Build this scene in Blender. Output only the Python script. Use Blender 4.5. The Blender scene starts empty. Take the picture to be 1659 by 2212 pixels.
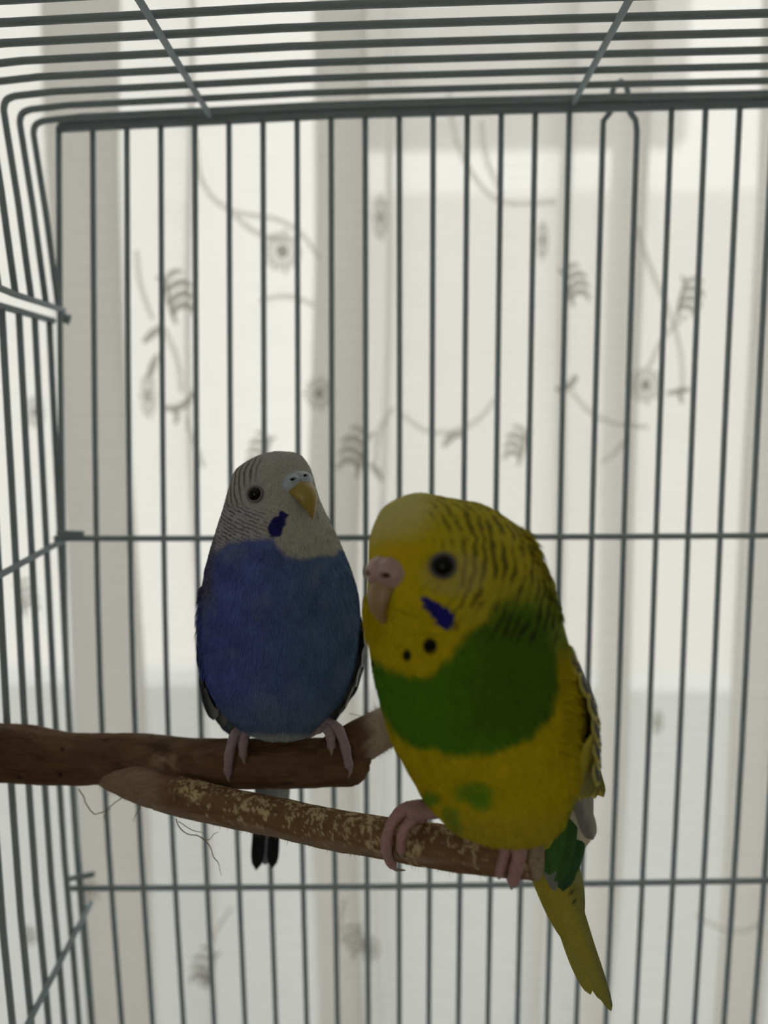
import bpy, math, random
import numpy as np
from mathutils import Vector
from mathutils.bvhtree import BVHTree

# ------------------------------------------------------------------ camera
F_PX, CXP, CYP = 1662.0, 829.5, 1106.0
PITCH, YAW = math.radians(6.0), math.radians(1.76)
CAM = np.array([0.0, 0.0, 1.25])
scene = bpy.context.scene
coll = scene.collection
cam_data = bpy.data.cameras.new('camera')
cam_data.sensor_fit = 'VERTICAL'
cam_data.sensor_height = 34.6
cam_data.lens = F_PX / 2212.0 * 34.6
cam_data.clip_start = 0.01
cam_data.dof.use_dof = True
cam_data.dof.focus_distance = 0.234
cam_data.dof.aperture_fstop = 5.6
cam = bpy.data.objects.new('camera', cam_data)
cam.location = CAM
cam.rotation_euler = (math.pi / 2 - PITCH, 0, YAW)
coll.objects.link(cam)
scene.camera = cam

# ------------------------------------------------------------------ daylight and exposure
world = bpy.data.worlds.new('overcast_sky')
scene.world = world
world.use_nodes = True
bg = world.node_tree.nodes['Background']
bg.inputs['Color'].default_value = (1.0, 0.952, 0.905, 1)
bg.inputs['Strength'].default_value = 1.0
scene.view_settings.view_transform = 'Standard'
scene.view_settings.look = 'None'
scene.view_settings.gamma = 1.0
scene.view_settings.use_curve_mapping = False
scene.view_settings.exposure = 0.83
scene.cycles.use_denoising = True
scene.cycles.max_bounces = 8
scene.cycles.diffuse_bounces = 4
scene.cycles.transparent_max_bounces = 24

# ------------------------------------------------------------------ helpers
rng = np.random.default_rng(7)
random.seed(7)
FWD = np.array([-math.sin(YAW) * math.cos(PITCH), math.cos(YAW) * math.cos(PITCH), -math.sin(PITCH)])
RIGHT = np.array([math.cos(YAW), math.sin(YAW), 0.0])
UP = np.cross(RIGHT, FWD)
BACK = np.array([-math.sin(YAW), math.cos(YAW), 0.0])


def W(px, py, Y):
    """world point at depth plane Y along the sight line of a photo pixel"""
    px, py, Y = np.broadcast_arrays(np.asarray(px, float), np.asarray(py, float), np.asarray(Y, float))
    d = FWD + ((px - CXP) / F_PX)[..., None] * RIGHT + ((CYP - py) / F_PX)[..., None] * UP
    t = (Y - CAM[1]) / d[..., 1]
    return CAM + t[..., None] * d


def proj(P):
    d = np.asarray(P) - CAM
    z = d @ FWD
    return CXP + F_PX * (d @ RIGHT) / z, CYP - F_PX * (d @ UP) / z


def mpp(Y):
    return Y / F_PX


def norm(v):
    return v / (np.linalg.norm(v, axis=-1, keepdims=True) + 1e-12)


def spline(xk, yk, x):
    """natural cubic spline"""
    xk, yk = np.asarray(xk, float), np.asarray(yk, float)
    n = len(xk)
    h = np.diff(xk)
    A = np.zeros((n, n)); b = np.zeros(n)
    A[0, 0] = A[-1, -1] = 1
    for i in range(1, n - 1):
        A[i, i - 1], A[i, i], A[i, i + 1] = h[i - 1], 2 * (h[i - 1] + h[i]), h[i]
        b[i] = 3 * ((yk[i + 1] - yk[i]) / h[i] - (yk[i] - yk[i - 1]) / h[i - 1])
    c = np.linalg.solve(A, b)
    d = np.diff(c) / (3 * h)
    bb = np.diff(yk) / h - h * (2 * c[:-1] + c[1:]) / 3
    i = np.clip(np.searchsorted(xk, x) - 1, 0, n - 2)
    t = x - xk[i]
    return yk[i] + bb[i] * t + c[i] * t ** 2 + d[i] * t ** 3


def curve3(pts, n):
    pts = np.asarray(pts, float)
    if len(pts) == 2:
        t = np.linspace(0, 1, n)[:, None]
        return pts[0] * (1 - t) + pts[1] * t
    k = np.concatenate([[0], np.cumsum(np.linalg.norm(np.diff(pts, axis=0), axis=1))])
    x = np.linspace(0, k[-1], n)
    return np.stack([spline(k, pts[:, j], x) for j in range(pts.shape[1])], -1)


def smooth(a, b, x):
    t = np.clip((x - a) / (b - a), 0, 1)
    return t * t * (3 - 2 * t)


def _hash(ix, iy, iz, seed):
    with np.errstate(over='ignore'):
        h = (ix.astype(np.uint32) * np.uint32(374761393) + iy.astype(np.uint32) * np.uint32(668265263)
             + iz.astype(np.uint32) * np.uint32(2147483647) + np.uint32(seed * 1013904223 % 4294967295))
        h = (h ^ (h >> np.uint32(13))) * np.uint32(1274126177)
        h = h ^ (h >> np.uint32(16))
    return h.astype(np.float64) / 4294967295.0


def vnoise(p, scale, seed=1):
    """value noise 0..1 of 3D points"""
    q = np.asarray(p, float) / scale + 1000.0
    i = np.floor(q).astype(np.int64)
    f = q - i
    f = f * f * (3 - 2 * f)
    r = 0
    for dx in (0, 1):
        for dy in (0, 1):
            for dz in (0, 1):
                w = (f[..., 0] if dx else 1 - f[..., 0]) * (f[..., 1] if dy else 1 - f[..., 1]) * (f[..., 2] if dz else 1 - f[..., 2])
                r = r + w * _hash(i[..., 0] + dx, i[..., 1] + dy, i[..., 2] + dz, seed)
    return r


def fbm(p, scale, seed=1):
    return 0.55 * vnoise(p, scale, seed) + 0.3 * vnoise(p, scale / 2.1, seed + 1) + 0.15 * vnoise(p, scale / 4.3, seed + 2)


def poly_sd(x, y, poly):
    """signed distance to a closed outline, negative inside"""
    poly = np.asarray(poly, float)
    n = len(poly)
    d = np.full(x.shape, 1e9); inside = np.zeros(x.shape, bool)
    for i in range(n):
        a, b = poly[i], poly[(i + 1) % n]
        e = b - a
        t = np.clip(((x - a[0]) * e[0] + (y - a[1]) * e[1]) / (e @ e), 0, 1)
        d = np.minimum(d, np.hypot(x - a[0] - t * e[0], y - a[1] - t * e[1]))
        if a[1] != b[1]:
            inside ^= ((a[1] > y) != (b[1] > y)) & (x < (b[0] - a[0]) * (y - a[1]) / (b[1] - a[1]) + a[0])
    return np.where(inside, -d, d)


def seg_d(x, y, a, b):
    e = np.subtract(b, a)
    t = np.clip(((x - a[0]) * e[0] + (y - a[1]) * e[1]) / (e @ e), 0, 1)
    return np.hypot(x - a[0] - t * e[0], y - a[1] - t * e[1])


def mixc(c, col, w):
    return c * (1 - w[..., None]) + np.asarray(col, float) * w[..., None]


def add_mesh(name, verts, faces, mat, parent=None, smooth_shade=True, col=None, loc=None):
    verts = np.asarray(verts, np.float64)
    if parent is not None:
        r = parent
        while r.parent is not None:
            r = r.parent
        origin = np.array(r.location)
        verts = verts - origin
    elif loc is not None:
        verts = verts - np.asarray(loc)
    me = bpy.data.meshes.new(name)
    if isinstance(faces, np.ndarray):
        nv, nf, k = len(verts), len(faces), faces.shape[1]
        me.vertices.add(nv); me.vertices.foreach_set('co', verts.astype(np.float32).ravel())
        me.loops.add(nf * k); me.loops.foreach_set('vertex_index', faces.astype(np.int32).ravel())
        me.polygons.add(nf); me.polygons.foreach_set('loop_start', np.arange(0, nf * k, k, dtype=np.int32))
        me.update(calc_edges=True)
    else:
        me.from_pydata([tuple(v) for v in verts], [], [tuple(f) for f in faces])
    if smooth_shade:
        me.polygons.foreach_set('use_smooth', np.ones(len(me.polygons), bool))
    if col is not None:
        ca = me.color_attributes.new('Col', 'FLOAT_COLOR', 'POINT')
        c4 = np.ones((len(verts), 4), np.float32); c4[:, :3] = np.clip(col, 0, 1)
        ca.data.foreach_set('color', c4.ravel())
    me.materials.append(mat)
    o = bpy.data.objects.new(name, me)
    coll.objects.link(o)
    if parent is not None:
        o.parent = parent
    elif loc is not None:
        o.location = loc
    return o


def thing(name, label, cat, loc=(0, 0, 0), group=None):
    o = bpy.data.objects.new(name, None)
    o.empty_display_size = 0.02
    o.location = loc
    o['label'] = label; o['category'] = cat
    if group:
        o['group'] = group
    coll.objects.link(o)
    return o


def tag(o, label, cat, group=None):
    o['label'] = label; o['category'] = cat
    if group:
        o['group'] = group
    return o


def struct(o):
    o['kind'] = 'structure'
    return o


def tube_geo(pts, radii, segs=10, cap=True, squash=None):
    pts = np.asarray(pts, float)
    n = len(pts)
    radii = np.broadcast_to(np.asarray(radii, float), (n,))
    T = norm(np.gradient(pts, axis=0))
    up = np.array([0, 0, 1.0]) if abs(T[0, 2]) < 0.9 else np.array([1.0, 0, 0])
    N = np.zeros_like(pts)
    N[0] = norm(up - T[0] * (up @ T[0]))
    for i in range(1, n):
        v = N[i - 1] - T[i] * (N[i - 1] @ T[i])
        N[i] = norm(v)
    B = np.cross(T, N)
    a = np.linspace(0, 2 * np.pi, segs, endpoint=False)
    ring = np.cos(a)[None, :, None] * N[:, None, :] + np.sin(a)[None, :, None] * B[:, None, :]
    V = pts[:, None, :] + ring * radii[:, None, None]
    V = V.reshape(-1, 3)
    i = np.arange(n - 1)[:, None] * segs
    j = np.arange(segs)[None, :]
    j2 = (j + 1) % segs
    Fq = np.stack([i + j, i + j2, i + segs + j2, i + segs + j], -1).reshape(-1, 4)
    if cap:
        V = np.vstack([V, pts[0], pts[-1]])
        faces = [tuple(f) for f in Fq]
        c0, c1 = n * segs, n * segs + 1
        for k in range(segs):
            faces.append((c0, (k + 1) % segs, k))
            faces.append((c1, (n - 1) * segs + k, (n - 1) * segs + (k + 1) % segs))
        return V, faces
    return V, Fq


def tube(name, pts, radii, mat, parent=None, segs=10, **kw):
    V, Fc = tube_geo(pts, radii, segs)
    return add_mesh(name, V, Fc, mat, parent, **kw)


def box_geo(a, b):
    x0, y0, z0 = a; x1, y1, z1 = b
    V = [(x0, y0, z0), (x1, y0, z0), (x1, y1, z0), (x0, y1, z0), (x0, y0, z1), (x1, y0, z1), (x1, y1, z1), (x0, y1, z1)]
    Fc = [(0, 3, 2, 1), (4, 5, 6, 7), (0, 1, 5, 4), (1, 2, 6, 5), (2, 3, 7, 6), (3, 0, 4, 7)]
    return V, Fc


def boxes(name, lst, mat, parent=None, loc=None):
    V, Fc = [], []
    for a, b in lst:
        v, f = box_geo(a, b)
        k = len(V)
        V += v; Fc += [tuple(i + k for i in q) for q in f]
    return add_mesh(name, V, Fc, mat, parent, smooth_shade=False, loc=loc)


# ------------------------------------------------------------------ materials
def new_mat(name):
    m = bpy.data.materials.new(name)
    m.use_nodes = True
    nt = m.node_tree
    return m, nt, nt.nodes['Principled BSDF'], nt.links


def simple_mat(name, col, rough=0.6, noise=None, spec=0.5, metallic=0.0, bump=None):
    m, nt, p, L = new_mat(name)
    p.inputs['Base Color'].default_value = (*col, 1)
    p.inputs['Roughness'].default_value = rough
    p.inputs['Specular IOR Level'].default_value = spec
    p.inputs['Metallic'].default_value = metallic
    if noise:
        sc, amt = noise
        tc = nt.nodes.new('ShaderNodeTexCoord')
        nz = nt.nodes.new('ShaderNodeTexNoise'); nz.inputs['Scale'].default_value = sc; nz.inputs['Detail'].default_value = 4
        L.new(tc.outputs['Object'], nz.inputs['Vector'])
        mx = nt.nodes.new('ShaderNodeMix'); mx.data_type = 'RGBA'
        mx.inputs[6].default_value = (*[c * (1 - amt) for c in col], 1)
        mx.inputs[7].default_value = (*[min(1, c * (1 + amt)) for c in col], 1)
        L.new(nz.outputs['Fac'], mx.inputs[0]); L.new(mx.outputs[2], p.inputs['Base Color'])
        if bump:
            b = nt.nodes.new('ShaderNodeBump'); b.inputs['Strength'].default_value = bump[0]; b.inputs['Distance'].default_value = bump[1]
            L.new(nz.outputs['Fac'], b.inputs['Height']); L.new(b.outputs['Normal'], p.inputs['Normal'])
    return m


def attr_mat(name, rough=0.8, spec=0.2, noise=(2500, 0.12), bump=(0.35, 0.0003), sheen=0.0, stretch=(1, 1, 0.25)):
    m, nt, p, L = new_mat(name)
    at = nt.nodes.new('ShaderNodeAttribute'); at.attribute_name = 'Col'
    tc = nt.nodes.new('ShaderNodeTexCoord')
    mp = nt.nodes.new('ShaderNodeMapping'); mp.inputs['Scale'].default_value = stretch
    nz = nt.nodes.new('ShaderNodeTexNoise'); nz.inputs['Scale'].default_value = noise[0]; nz.inputs['Detail'].default_value = 3
    L.new(tc.outputs['Object'], mp.inputs['Vector']); L.new(mp.outputs['Vector'], nz.inputs['Vector'])
    mr = nt.nodes.new('ShaderNodeMapRange')
    mr.inputs['From Min'].default_value = 0.25; mr.inputs['From Max'].default_value = 0.75
    mr.inputs['To Min'].default_value = 1 - noise[1]; mr.inputs['To Max'].default_value = 1 + noise[1]
    L.new(nz.outputs['Fac'], mr.inputs['Value'])
    vm = nt.nodes.new('ShaderNodeVectorMath'); vm.operation = 'SCALE'
    L.new(at.outputs['Color'], vm.inputs[0]); L.new(mr.outputs['Result'], vm.inputs['Scale'])
    L.new(vm.outputs['Vector'], p.inputs['Base Color'])
    b = nt.nodes.new('ShaderNodeBump'); b.inputs['Strength'].default_value = bump[0]; b.inputs['Distance'].default_value = bump[1]
    L.new(nz.outputs['Fac'], b.inputs['Height']); L.new(b.outputs['Normal'], p.inputs['Normal'])
    p.inputs['Roughness'].default_value = rough
    p.inputs['Specular IOR Level'].default_value = spec
    p.inputs['Sheen Weight'].default_value = sheen
    return m


M_WALL = simple_mat('plaster', (0.72, 0.70, 0.66), 0.9, (6, 0.04))
M_CEIL = simple_mat('ceiling_paint', (0.78, 0.77, 0.74), 0.9, (5, 0.03))
M_FLOOR = simple_mat('wood_floor', (0.30, 0.20, 0.12), 0.5, (8, 0.25))
M_FRAME = simple_mat('window_frame_paint', (0.75, 0.75, 0.74), 0.4)
M_TABLE = simple_mat('table_wood', (0.35, 0.24, 0.15), 0.45, (20, 0.3))
M_TRAY = simple_mat('tray_plastic', (0.55, 0.6, 0.62), 0.4)
M_WIRE = simple_mat('painted_wire', (0.36, 0.43, 0.45), 0.6, (60, 0.10), 0.15)
M_STUCCO = simple_mat('house_stucco', (0.74, 0.72, 0.69), 0.9, (3, 0.08))
M_PARAPET = simple_mat('balcony_concrete', (0.86, 0.92, 0.97), 0.9, (4, 0.03))
M_SASH = simple_mat('sash_aluminium', (0.36, 0.38, 0.42), 0.4)
M_AWNING = simple_mat('awning_cloth', (0.42, 0.41, 0.39), 0.9, (4, 0.08))
M_EYE = simple_mat('eye', (0.003, 0.003, 0.003), 0.12, spec=0.22)
M_PLUME = attr_mat('plumage', 0.8, 0.08, (2600, 0.16), (0.4, 0.0004), 0.0)
M_FEATHER = attr_mat('flight_feather', 0.6, 0.25, (1800, 0.14), (0.2, 0.0002), 0.0)
M_HORN = attr_mat('beak_horn', 0.35, 0.5, (900, 0.06), (0.08, 0.0002))
M_SKIN = attr_mat('foot_skin', 0.55, 0.4, (1600, 0.10), (0.5, 0.0005), stretch=(1, 1, 1))
M_BARK = attr_mat('bark', 0.8, 0.2, (900, 0.18), (0.5, 0.0006), stretch=(0.15, 1, 1))
M_FIBRE = simple_mat('bark_fibre', (0.34, 0.27, 0.18), 0.8)


def glass_mat():
    m, nt, p, L = new_mat('window_glass')
    nt.nodes.remove(p)
    out = nt.nodes['Material Output']
    t = nt.nodes.new('ShaderNodeBsdfTransparent'); t.inputs['Color'].default_value = (0.94, 0.96, 0.95, 1)
    g = nt.nodes.new('ShaderNodeBsdfGlossy'); g.inputs['Roughness'].default_value = 0.02
    mx = nt.nodes.new('ShaderNodeMixShader'); mx.inputs[0].default_value = 0.06
    L.new(t.outputs[0], mx.inputs[1]); L.new(g.outputs[0], mx.inputs[2]); L.new(mx.outputs[0], out.inputs['Surface'])
    return m


def sheer_mat(name, col, open_frac, transl, weave=True):
    """thin cloth: open weave (straight through), light scattered through, light scattered back"""
    m, nt, p, L = new_mat(name)
    nt.nodes.remove(p)
    out = nt.nodes['Material Output']
    t = nt.nodes.new('ShaderNodeBsdfTransparent')
    tl = nt.nodes.new('ShaderNodeBsdfTranslucent'); tl.inputs['Color'].default_value = (*col, 1)
    df = nt.nodes.new('ShaderNodeBsdfDiffuse'); df.inputs['Color'].default_value = (*col, 1)
    m1 = nt.nodes.new('ShaderNodeMixShader'); m1.inputs[0].default_value = transl
    L.new(df.outputs[0], m1.inputs[1]); L.new(tl.outputs[0], m1.inputs[2])
    m2 = nt.nodes.new('ShaderNodeMixShader'); m2.inputs[0].default_value = open_frac
    L.new(m1.outputs[0], m2.inputs[1]); L.new(t.outputs[0], m2.inputs[2])
    L.new(m2.outputs[0], out.inputs['Surface'])
    if weave:
        tc = nt.nodes.new('ShaderNodeTexCoord')
        mp = nt.nodes.new('ShaderNodeMapping'); mp.inputs['Scale'].default_value = (6, 6, 260)
        nz = nt.nodes.new('ShaderNodeTexNoise'); nz.inputs['Scale'].default_value = 3; nz.inputs['Detail'].default_value = 3
        L.new(tc.outputs['Object'], mp.inputs['Vector']); L.new(mp.outputs[0], nz.inputs['Vector'])
        mr = nt.nodes.new('ShaderNodeMapRange')
        mr.inputs['From Min'].default_value = 0.3; mr.inputs['From Max'].default_value = 0.7
        mr.inputs['To Min'].default_value = open_frac - 0.05; mr.inputs['To Max'].default_value = open_frac + 0.05
        L.new(nz.outputs['Fac'], mr.inputs['Value']); L.new(mr.outputs['Result'], m2.inputs[0])
    return m


M_GLASS = glass_mat()
M_SHEER = sheer_mat('sheer_curtain', (0.93, 0.92, 0.90), 0.28, 0.66)
M_EMBR = sheer_mat('embroidery_thread', (0.62, 0.60, 0.54), 0.50, 0.5, False)
M_KNOT = sheer_mat('embroidery_knot', (0.45, 0.43, 0.38), 0.22, 0.4, False)
M_VINE = sheer_mat('embroidery_vine_thread', (0.84, 0.82, 0.77), 0.68, 0.55, False)

# ------------------------------------------------------------------ room shell
RX0, RX1, RY0, RY1, RZ1 = -1.5, 1.7, -2.2, 0.66, 2.45
WX0, WX1, WZ0, WZ1 = -0.95, 1.15, 0.08, 2.2
struct(boxes('floor', [((RX0 - .1, RY0 - .1, -.1), (RX1 + .1, RY1 + .15, 0))], M_FLOOR))
struct(boxes('ceiling', [((RX0 - .1, RY0 - .1, RZ1), (RX1 + .1, RY1 + .15, RZ1 + .1))], M_CEIL))
struct(boxes('wall_left', [((RX0 - .1, RY0 - .1, 0), (RX0, RY1 + .15, RZ1))], M_WALL))
struct(boxes('wall_right', [((RX1, RY0 - .1, 0), (RX1 + .1, RY1 + .15, RZ1))], M_WALL))
VX0, VX1, VZ0, VZ1 = -1.1, 0.15, 0.95, 2.15      # unseen window added behind the camera to light the birds' fronts
struct(boxes('wall_front', [((RX0, RY0 - .1, 0), (VX0, RY0, RZ1)), ((VX1, RY0 - .1, 0), (RX1, RY0, RZ1)),
                            ((VX0, RY0 - .1, 0), (VX1, RY0, VZ0)), ((VX0, RY0 - .1, VZ1), (VX1, RY0, RZ1))], M_WALL))
fill_win = bpy.data.objects.new('added_fill_window', None); coll.objects.link(fill_win); struct(fill_win)
fill_win.location = (VX0, RY0 - .05, VZ0)
boxes('window_frame', [((VX0, RY0 - .07, VZ0), (VX0 + .04, RY0 - .03, VZ1)), ((VX1 - .04, RY0 - .07, VZ0), (VX1, RY0 - .03, VZ1)),
                       ((VX0, RY0 - .07, VZ0), (VX1, RY0 - .03, VZ0 + .04)), ((VX0, RY0 - .07, VZ1 - .04), (VX1, RY0 - .03, VZ1))], M_FRAME, fill_win)
boxes('pane', [((VX0 + .04, RY0 - .052, VZ0 + .04), (VX1 - .04, RY0 - .048, VZ1 - .04))], M_GLASS, fill_win)
struct(boxes('wall_back', [((RX0, RY1, 0), (WX0, RY1 + .15, RZ1)), ((WX1, RY1, 0), (RX1, RY1 + .15, RZ1)),
                           ((WX0, RY1, 0), (WX1, RY1 + .15, WZ0)), ((WX0, RY1, WZ1), (WX1, RY1 + .15, RZ1))], M_WALL))
win = bpy.data.objects.new('window_1', None); coll.objects.link(win); struct(win)
win.location = (WX0, RY1 + .05, WZ0)
mul = float(W(733, 1100, 0.72)[0])
fw = 0.045
boxes('window_frame', [((WX0, RY1 + .04, WZ0), (WX0 + fw, RY1 + .09, WZ1)), ((WX1 - fw, RY1 + .04, WZ0), (WX1, RY1 + .09, WZ1)),
                       ((WX0, RY1 + .04, WZ0), (WX1, RY1 + .09, WZ0 + fw)), ((WX0, RY1 + .04, WZ1 - fw), (WX1, RY1 + .09, WZ1))], M_FRAME, win)
boxes('mullion', [((mul - .018, RY1 + .045, WZ0 + fw), (mul + .018, RY1 + .085, WZ1 - fw))], M_FRAME, win)
sx0, sx1 = float(W(160, 1100, 0.70)[0]), float(W(284, 1100, 0.70)[0])
boxes('sash_stile', [((sx0, RY1 + .02, WZ0 + fw), (sx1, RY1 + .04, WZ1 - fw))], M_SASH, win)
boxes('pane', [((WX0 + fw, RY1 + .062, WZ0 + fw), (mul - .018, RY1 + .066, WZ1 - fw))], M_GLASS, win)
boxes('pane', [((mul + .018, RY1 + .062, WZ0 + fw), (WX1 - fw, RY1 + .066, WZ1 - fw))], M_GLASS, win)

# outside, faint through the sheer curtain
zp = float(W(1400, 1492, 1.55)[2])
tag(boxes('balcony_parapet', [((-2.2, 1.55, -0.1), (2.6, 1.67, zp))], M_PARAPET, loc=(0, 1.6, -0.1)),
    'grey concrete balcony parapet outside behind the sheer curtain', 'parapet')
tag(boxes('balcony_floor', [((-2.2, RY1 + .15, -0.2), (2.6, 1.67, -0.1))], M_PARAPET, loc=(0, 1.2, -0.2)),
    'grey concrete balcony floor outside the window', 'balcony')
zt = float(W(900, 418, 7.0)[2])
tag(boxes('neighbouring_house', [((-0.65, 7.0, -3), (6.5, 9, zt)), ], M_STUCCO, loc=(2, 7.5, -3)),
    'pale stucco house across the way, blurred behind the curtain', 'house')
za = float(W(900, 328, 3.0)[2])
tag(boxes('awning', [((float(W(776, 330, 3.0)[0]), 2.9, za), (float(W(1460, 330, 3.0)[0]), 3.0, za + 1.1))], M_AWNING, loc=(0.5, 2.95, za)),
    'pale hanging awning panel outside, above a bright strip of sky', 'awning')

# ------------------------------------------------------------------ table and cage tray (below the frame)
TZ = 0.82
tb = thing('side_table', 'brown wooden side table that carries the bird cage', 'table', (0.02, 0.17, 0))
boxes('tabletop', [((-0.32, -0.06, TZ - .03), (0.36, 0.42, TZ))], M_TABLE, tb)
for sx in (-0.29, 0.30):
    for sy in (-0.03, 0.36):
        boxes('leg', [((sx, sy, 0), (sx + .035, sy + .035, TZ - .03))], M_TABLE, tb)

# ------------------------------------------------------------------ curtain
YC = 0.52


def cx_of(px):
    return float(W(px, 1000, YC)[0])


prof = []
NAT = lambda x: 0.0035 * math.sin(x * 37.0) + 0.0022 * math.sin(x * 83.0 + 1.3)
folds = [(-420, -330), (-190, -120), (150, 292), (392, 428), (684, 778), (806, 836), (1180, 1212), (1305, 1362), (1610, 1700), (1850, 1960)]
x = -0.70
for a, b in folds:
    xa, xb = cx_of(a), cx_of(b)
    soft = (b - a) < 50
    while x < xb - 0.004:
        prof.append((x, YC + NAT(x))); x += 0.004
    w = xb - xa
    dy = 0.004 if not soft else 0.005
    if soft:   # a narrow pinched pleat that stands back from the cloth
        for t in np.linspace(0, 1, 9):
            prof.append((xb - 0.2 * w * t, YC + NAT(xb) + 0.014 * t ** 1.5))
        for t in np.linspace(0, 1, 9)[1:]:
            prof.append((xb - 0.2 * w - 0.8 * w * t + 0.5 * w * t, YC + NAT(xb) + 0.014 - 0.004 * math.sin(math.pi * t)))
        for t in np.linspace(0, 1, 9)[1:]:
            prof.append((xa + 0.55 * w + 0.6 * w * t, YC + NAT(xb) + 0.017 - 0.017 * t ** 1.3))
    else:
        for t in np.linspace(0, 1, 5)[1:]:
            an = math.pi * t
            prof.append((xb + 0.002 * math.sin(an), YC + NAT(xb) + dy * (1 - math.cos(an)) / 2))
        for t in np.linspace(0, 1, 14)[1:]:
            prof.append((xb - w * t, YC + NAT(xb) + dy + 0.003 * math.sin(math.pi * t)))
        for t in np.linspace(0, 1, 5)[1:]:
            an = math.pi * t
            prof.append((xa - 0.002 * math.sin(an), YC + NAT(xb) + dy + dy * (1 - math.cos(an)) / 2))
        for t in np.linspace(0, 1, 16)[1:]:
            k = smooth(0.7, 1.0, t)
            prof.append((xa + w * 1.12 * t, YC + NAT(xb) * (1 - k) + NAT(xb + .12 * w) * k + 2 * dy * (1 - k)))
    x = prof[-1][0] + 0.004
while x < 0.92:
    prof.append((x, YC + NAT(x))); x += 0.004
prof = np.array(prof)
zs = np.concatenate([np.linspace(0.03, 0.75, 12), np.linspace(0.8, 1.7, 60), np.linspace(1.75, 2.32, 10)])
sway = lambda xx, zz: 0.004 * np.sin(zz * 5.0 + xx * 9.0) + 0.0025 * np.sin(zz * 11.0 + xx * 21.0)
GX = prof[None, :, 0] + sway(prof[None, :, 0], zs[:, None])
GY = prof[None, :, 1] + 0.0015 * np.sin(zs[:, None] * 13 + prof[None, :, 0] * 40)
GZ = np.broadcast_to(zs[:, None], GX.shape)
V = np.stack([GX, GY, GZ], -1).reshape(-1, 3)
nr, nc = GX.shape
ii, jj = np.meshgrid(np.arange(nr - 1), np.arange(nc - 1), indexing='ij')
k0 = (ii * nc + jj).ravel()
Fq = np.stack([k0, k0 + 1, k0 + nc + 1, k0 + nc], -1)
curtain = thing('sheer_curtain', 'white sheer curtain with embroidered flowers hanging in pleats behind the cage', 'curtain', (0.1, YC, 0.03))
add_mesh('cloth', V, Fq, M_SHEER, curtain)

YE = YC - 0.008   # embroidery lies on the room side of the cloth
def E(pts):
    pts = np.asarray(pts, float)
    return W(pts[:, 0], pts[:, 1], YE)


PX = mpp(YE)


def flat_tube(name, pts, radii, mat, n=18, thick=0.35):
    P = curve3(E(pts), n)
    r = np.interp(np.linspace(0, 1, n), np.linspace(0, 1, len(radii)), radii) * PX
    V, Fc = tube_geo(P, r, 6)
    V[:, 1] = YE + (V[:, 1] - YE) * thick
    return add_mesh(name, V, Fc, mat, curtain)


def flower(px, py, rx, ry, n=18):
    c = W(px, py, YE)
    V, Fc = [], []
    for k in range(n):
        a = 2 * math.pi * k / n
        r1 = 1.0 + 0.10 * math.sin(k * 3.7)
        prof_ = [(r, .9 * math.pi * r / n * f) for r, f in ((0.42, .8), (0.62, 1), (0.88, .95), (r1, .4))]
        b = len(V)
        for r, hw in prof_:
            for s in (-1, 0, 1):
                u = r * math.cos(a) - s * hw * math.sin(a)
                v = r * math.sin(a) + s * hw * math.cos(a)
                V.append((c[0] + u * rx * PX, YE - (0.0012 if s == 0 else 0.0), c[2] + v * ry * PX))
        for i in range(3):
            for s in (0, 1):
                q = b + i * 3 + s
                Fc.append((q, q + 1, q + 4, q + 3))
    o = add_mesh('embroidered_flower', V, Fc, M_EMBR, curtain)
    V2, F2 = [], []
    for i, (r, d) in enumerate([(0.34, 0), (0.28, .001), (0.15, .0016)]):
        for k in range(16):
            a = 2 * math.pi * k / 16
            V2.append((c[0] + r * math.cos(a) * rx * PX, YE - 0.0004 - d, c[2] + r * math.sin(a) * ry * PX))
    V2.append((c[0], YE - .0022, c[2]))
    for i in range(2):
        for k in range(16):
            F2.append((i * 16 + k, i * 16 + (k + 1) % 16, (i + 1) * 16 + (k + 1) % 16, (i + 1) * 16 + k))
    for k in range(16):
        F2.append((32 + k, 32 + (k + 1) % 16, 48))
    add_mesh('flower_centre', V2, F2, M_KNOT, o)


def spray(px, py, sc, flip=1, ang=0.0):
    """a curved stem that carries three or four arching fronds, as one stitched motif"""
    ca, sa = math.cos(ang), math.sin(ang)
    def T(p):
        return [(px + (u * ca - v * sa) * sc * flip, py + (u * sa + v * ca) * sc) for u, v in p]
    Vs, Fs = [], []
    for pts, rad in [([(-5, 60), (-14, 30), (-22, 5), (-30, -30), (-48, -42)], [4, 5, 5, 6, 3]),
                     ([(-14, 42), (0, 22), (22, 20), (38, 42)], [5, 8, 8, 3]),
                     ([(-20, 18), (-4, 0), (18, -6), (36, 8)], [5, 8, 8, 3]),
                     ([(-26, -8), (-10, -24), (12, -30), (30, -20)], [4, 8, 8, 3]),
                     ([(-30, -28), (-20, -44), (-4, -54), (12, -52)], [3, 6, 6, 2])]:
        P = curve3(E(T(pts)), 12)
        r = np.interp(np.linspace(0, 1, 12), np.linspace(0, 1, len(rad)), rad) * PX * sc
        V_, F_ = tube_geo(P, r, 6)
        V_[:, 1] = YE + (V_[:, 1] - YE) * 0.35
        k = sum(len(v) for v in Vs)
        Vs.append(V_); Fs += [tuple(i + k for i in f) for f in F_]
    add_mesh('embroidered_leaf_spray', np.vstack(Vs), Fs, M_EMBR, curtain)


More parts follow.
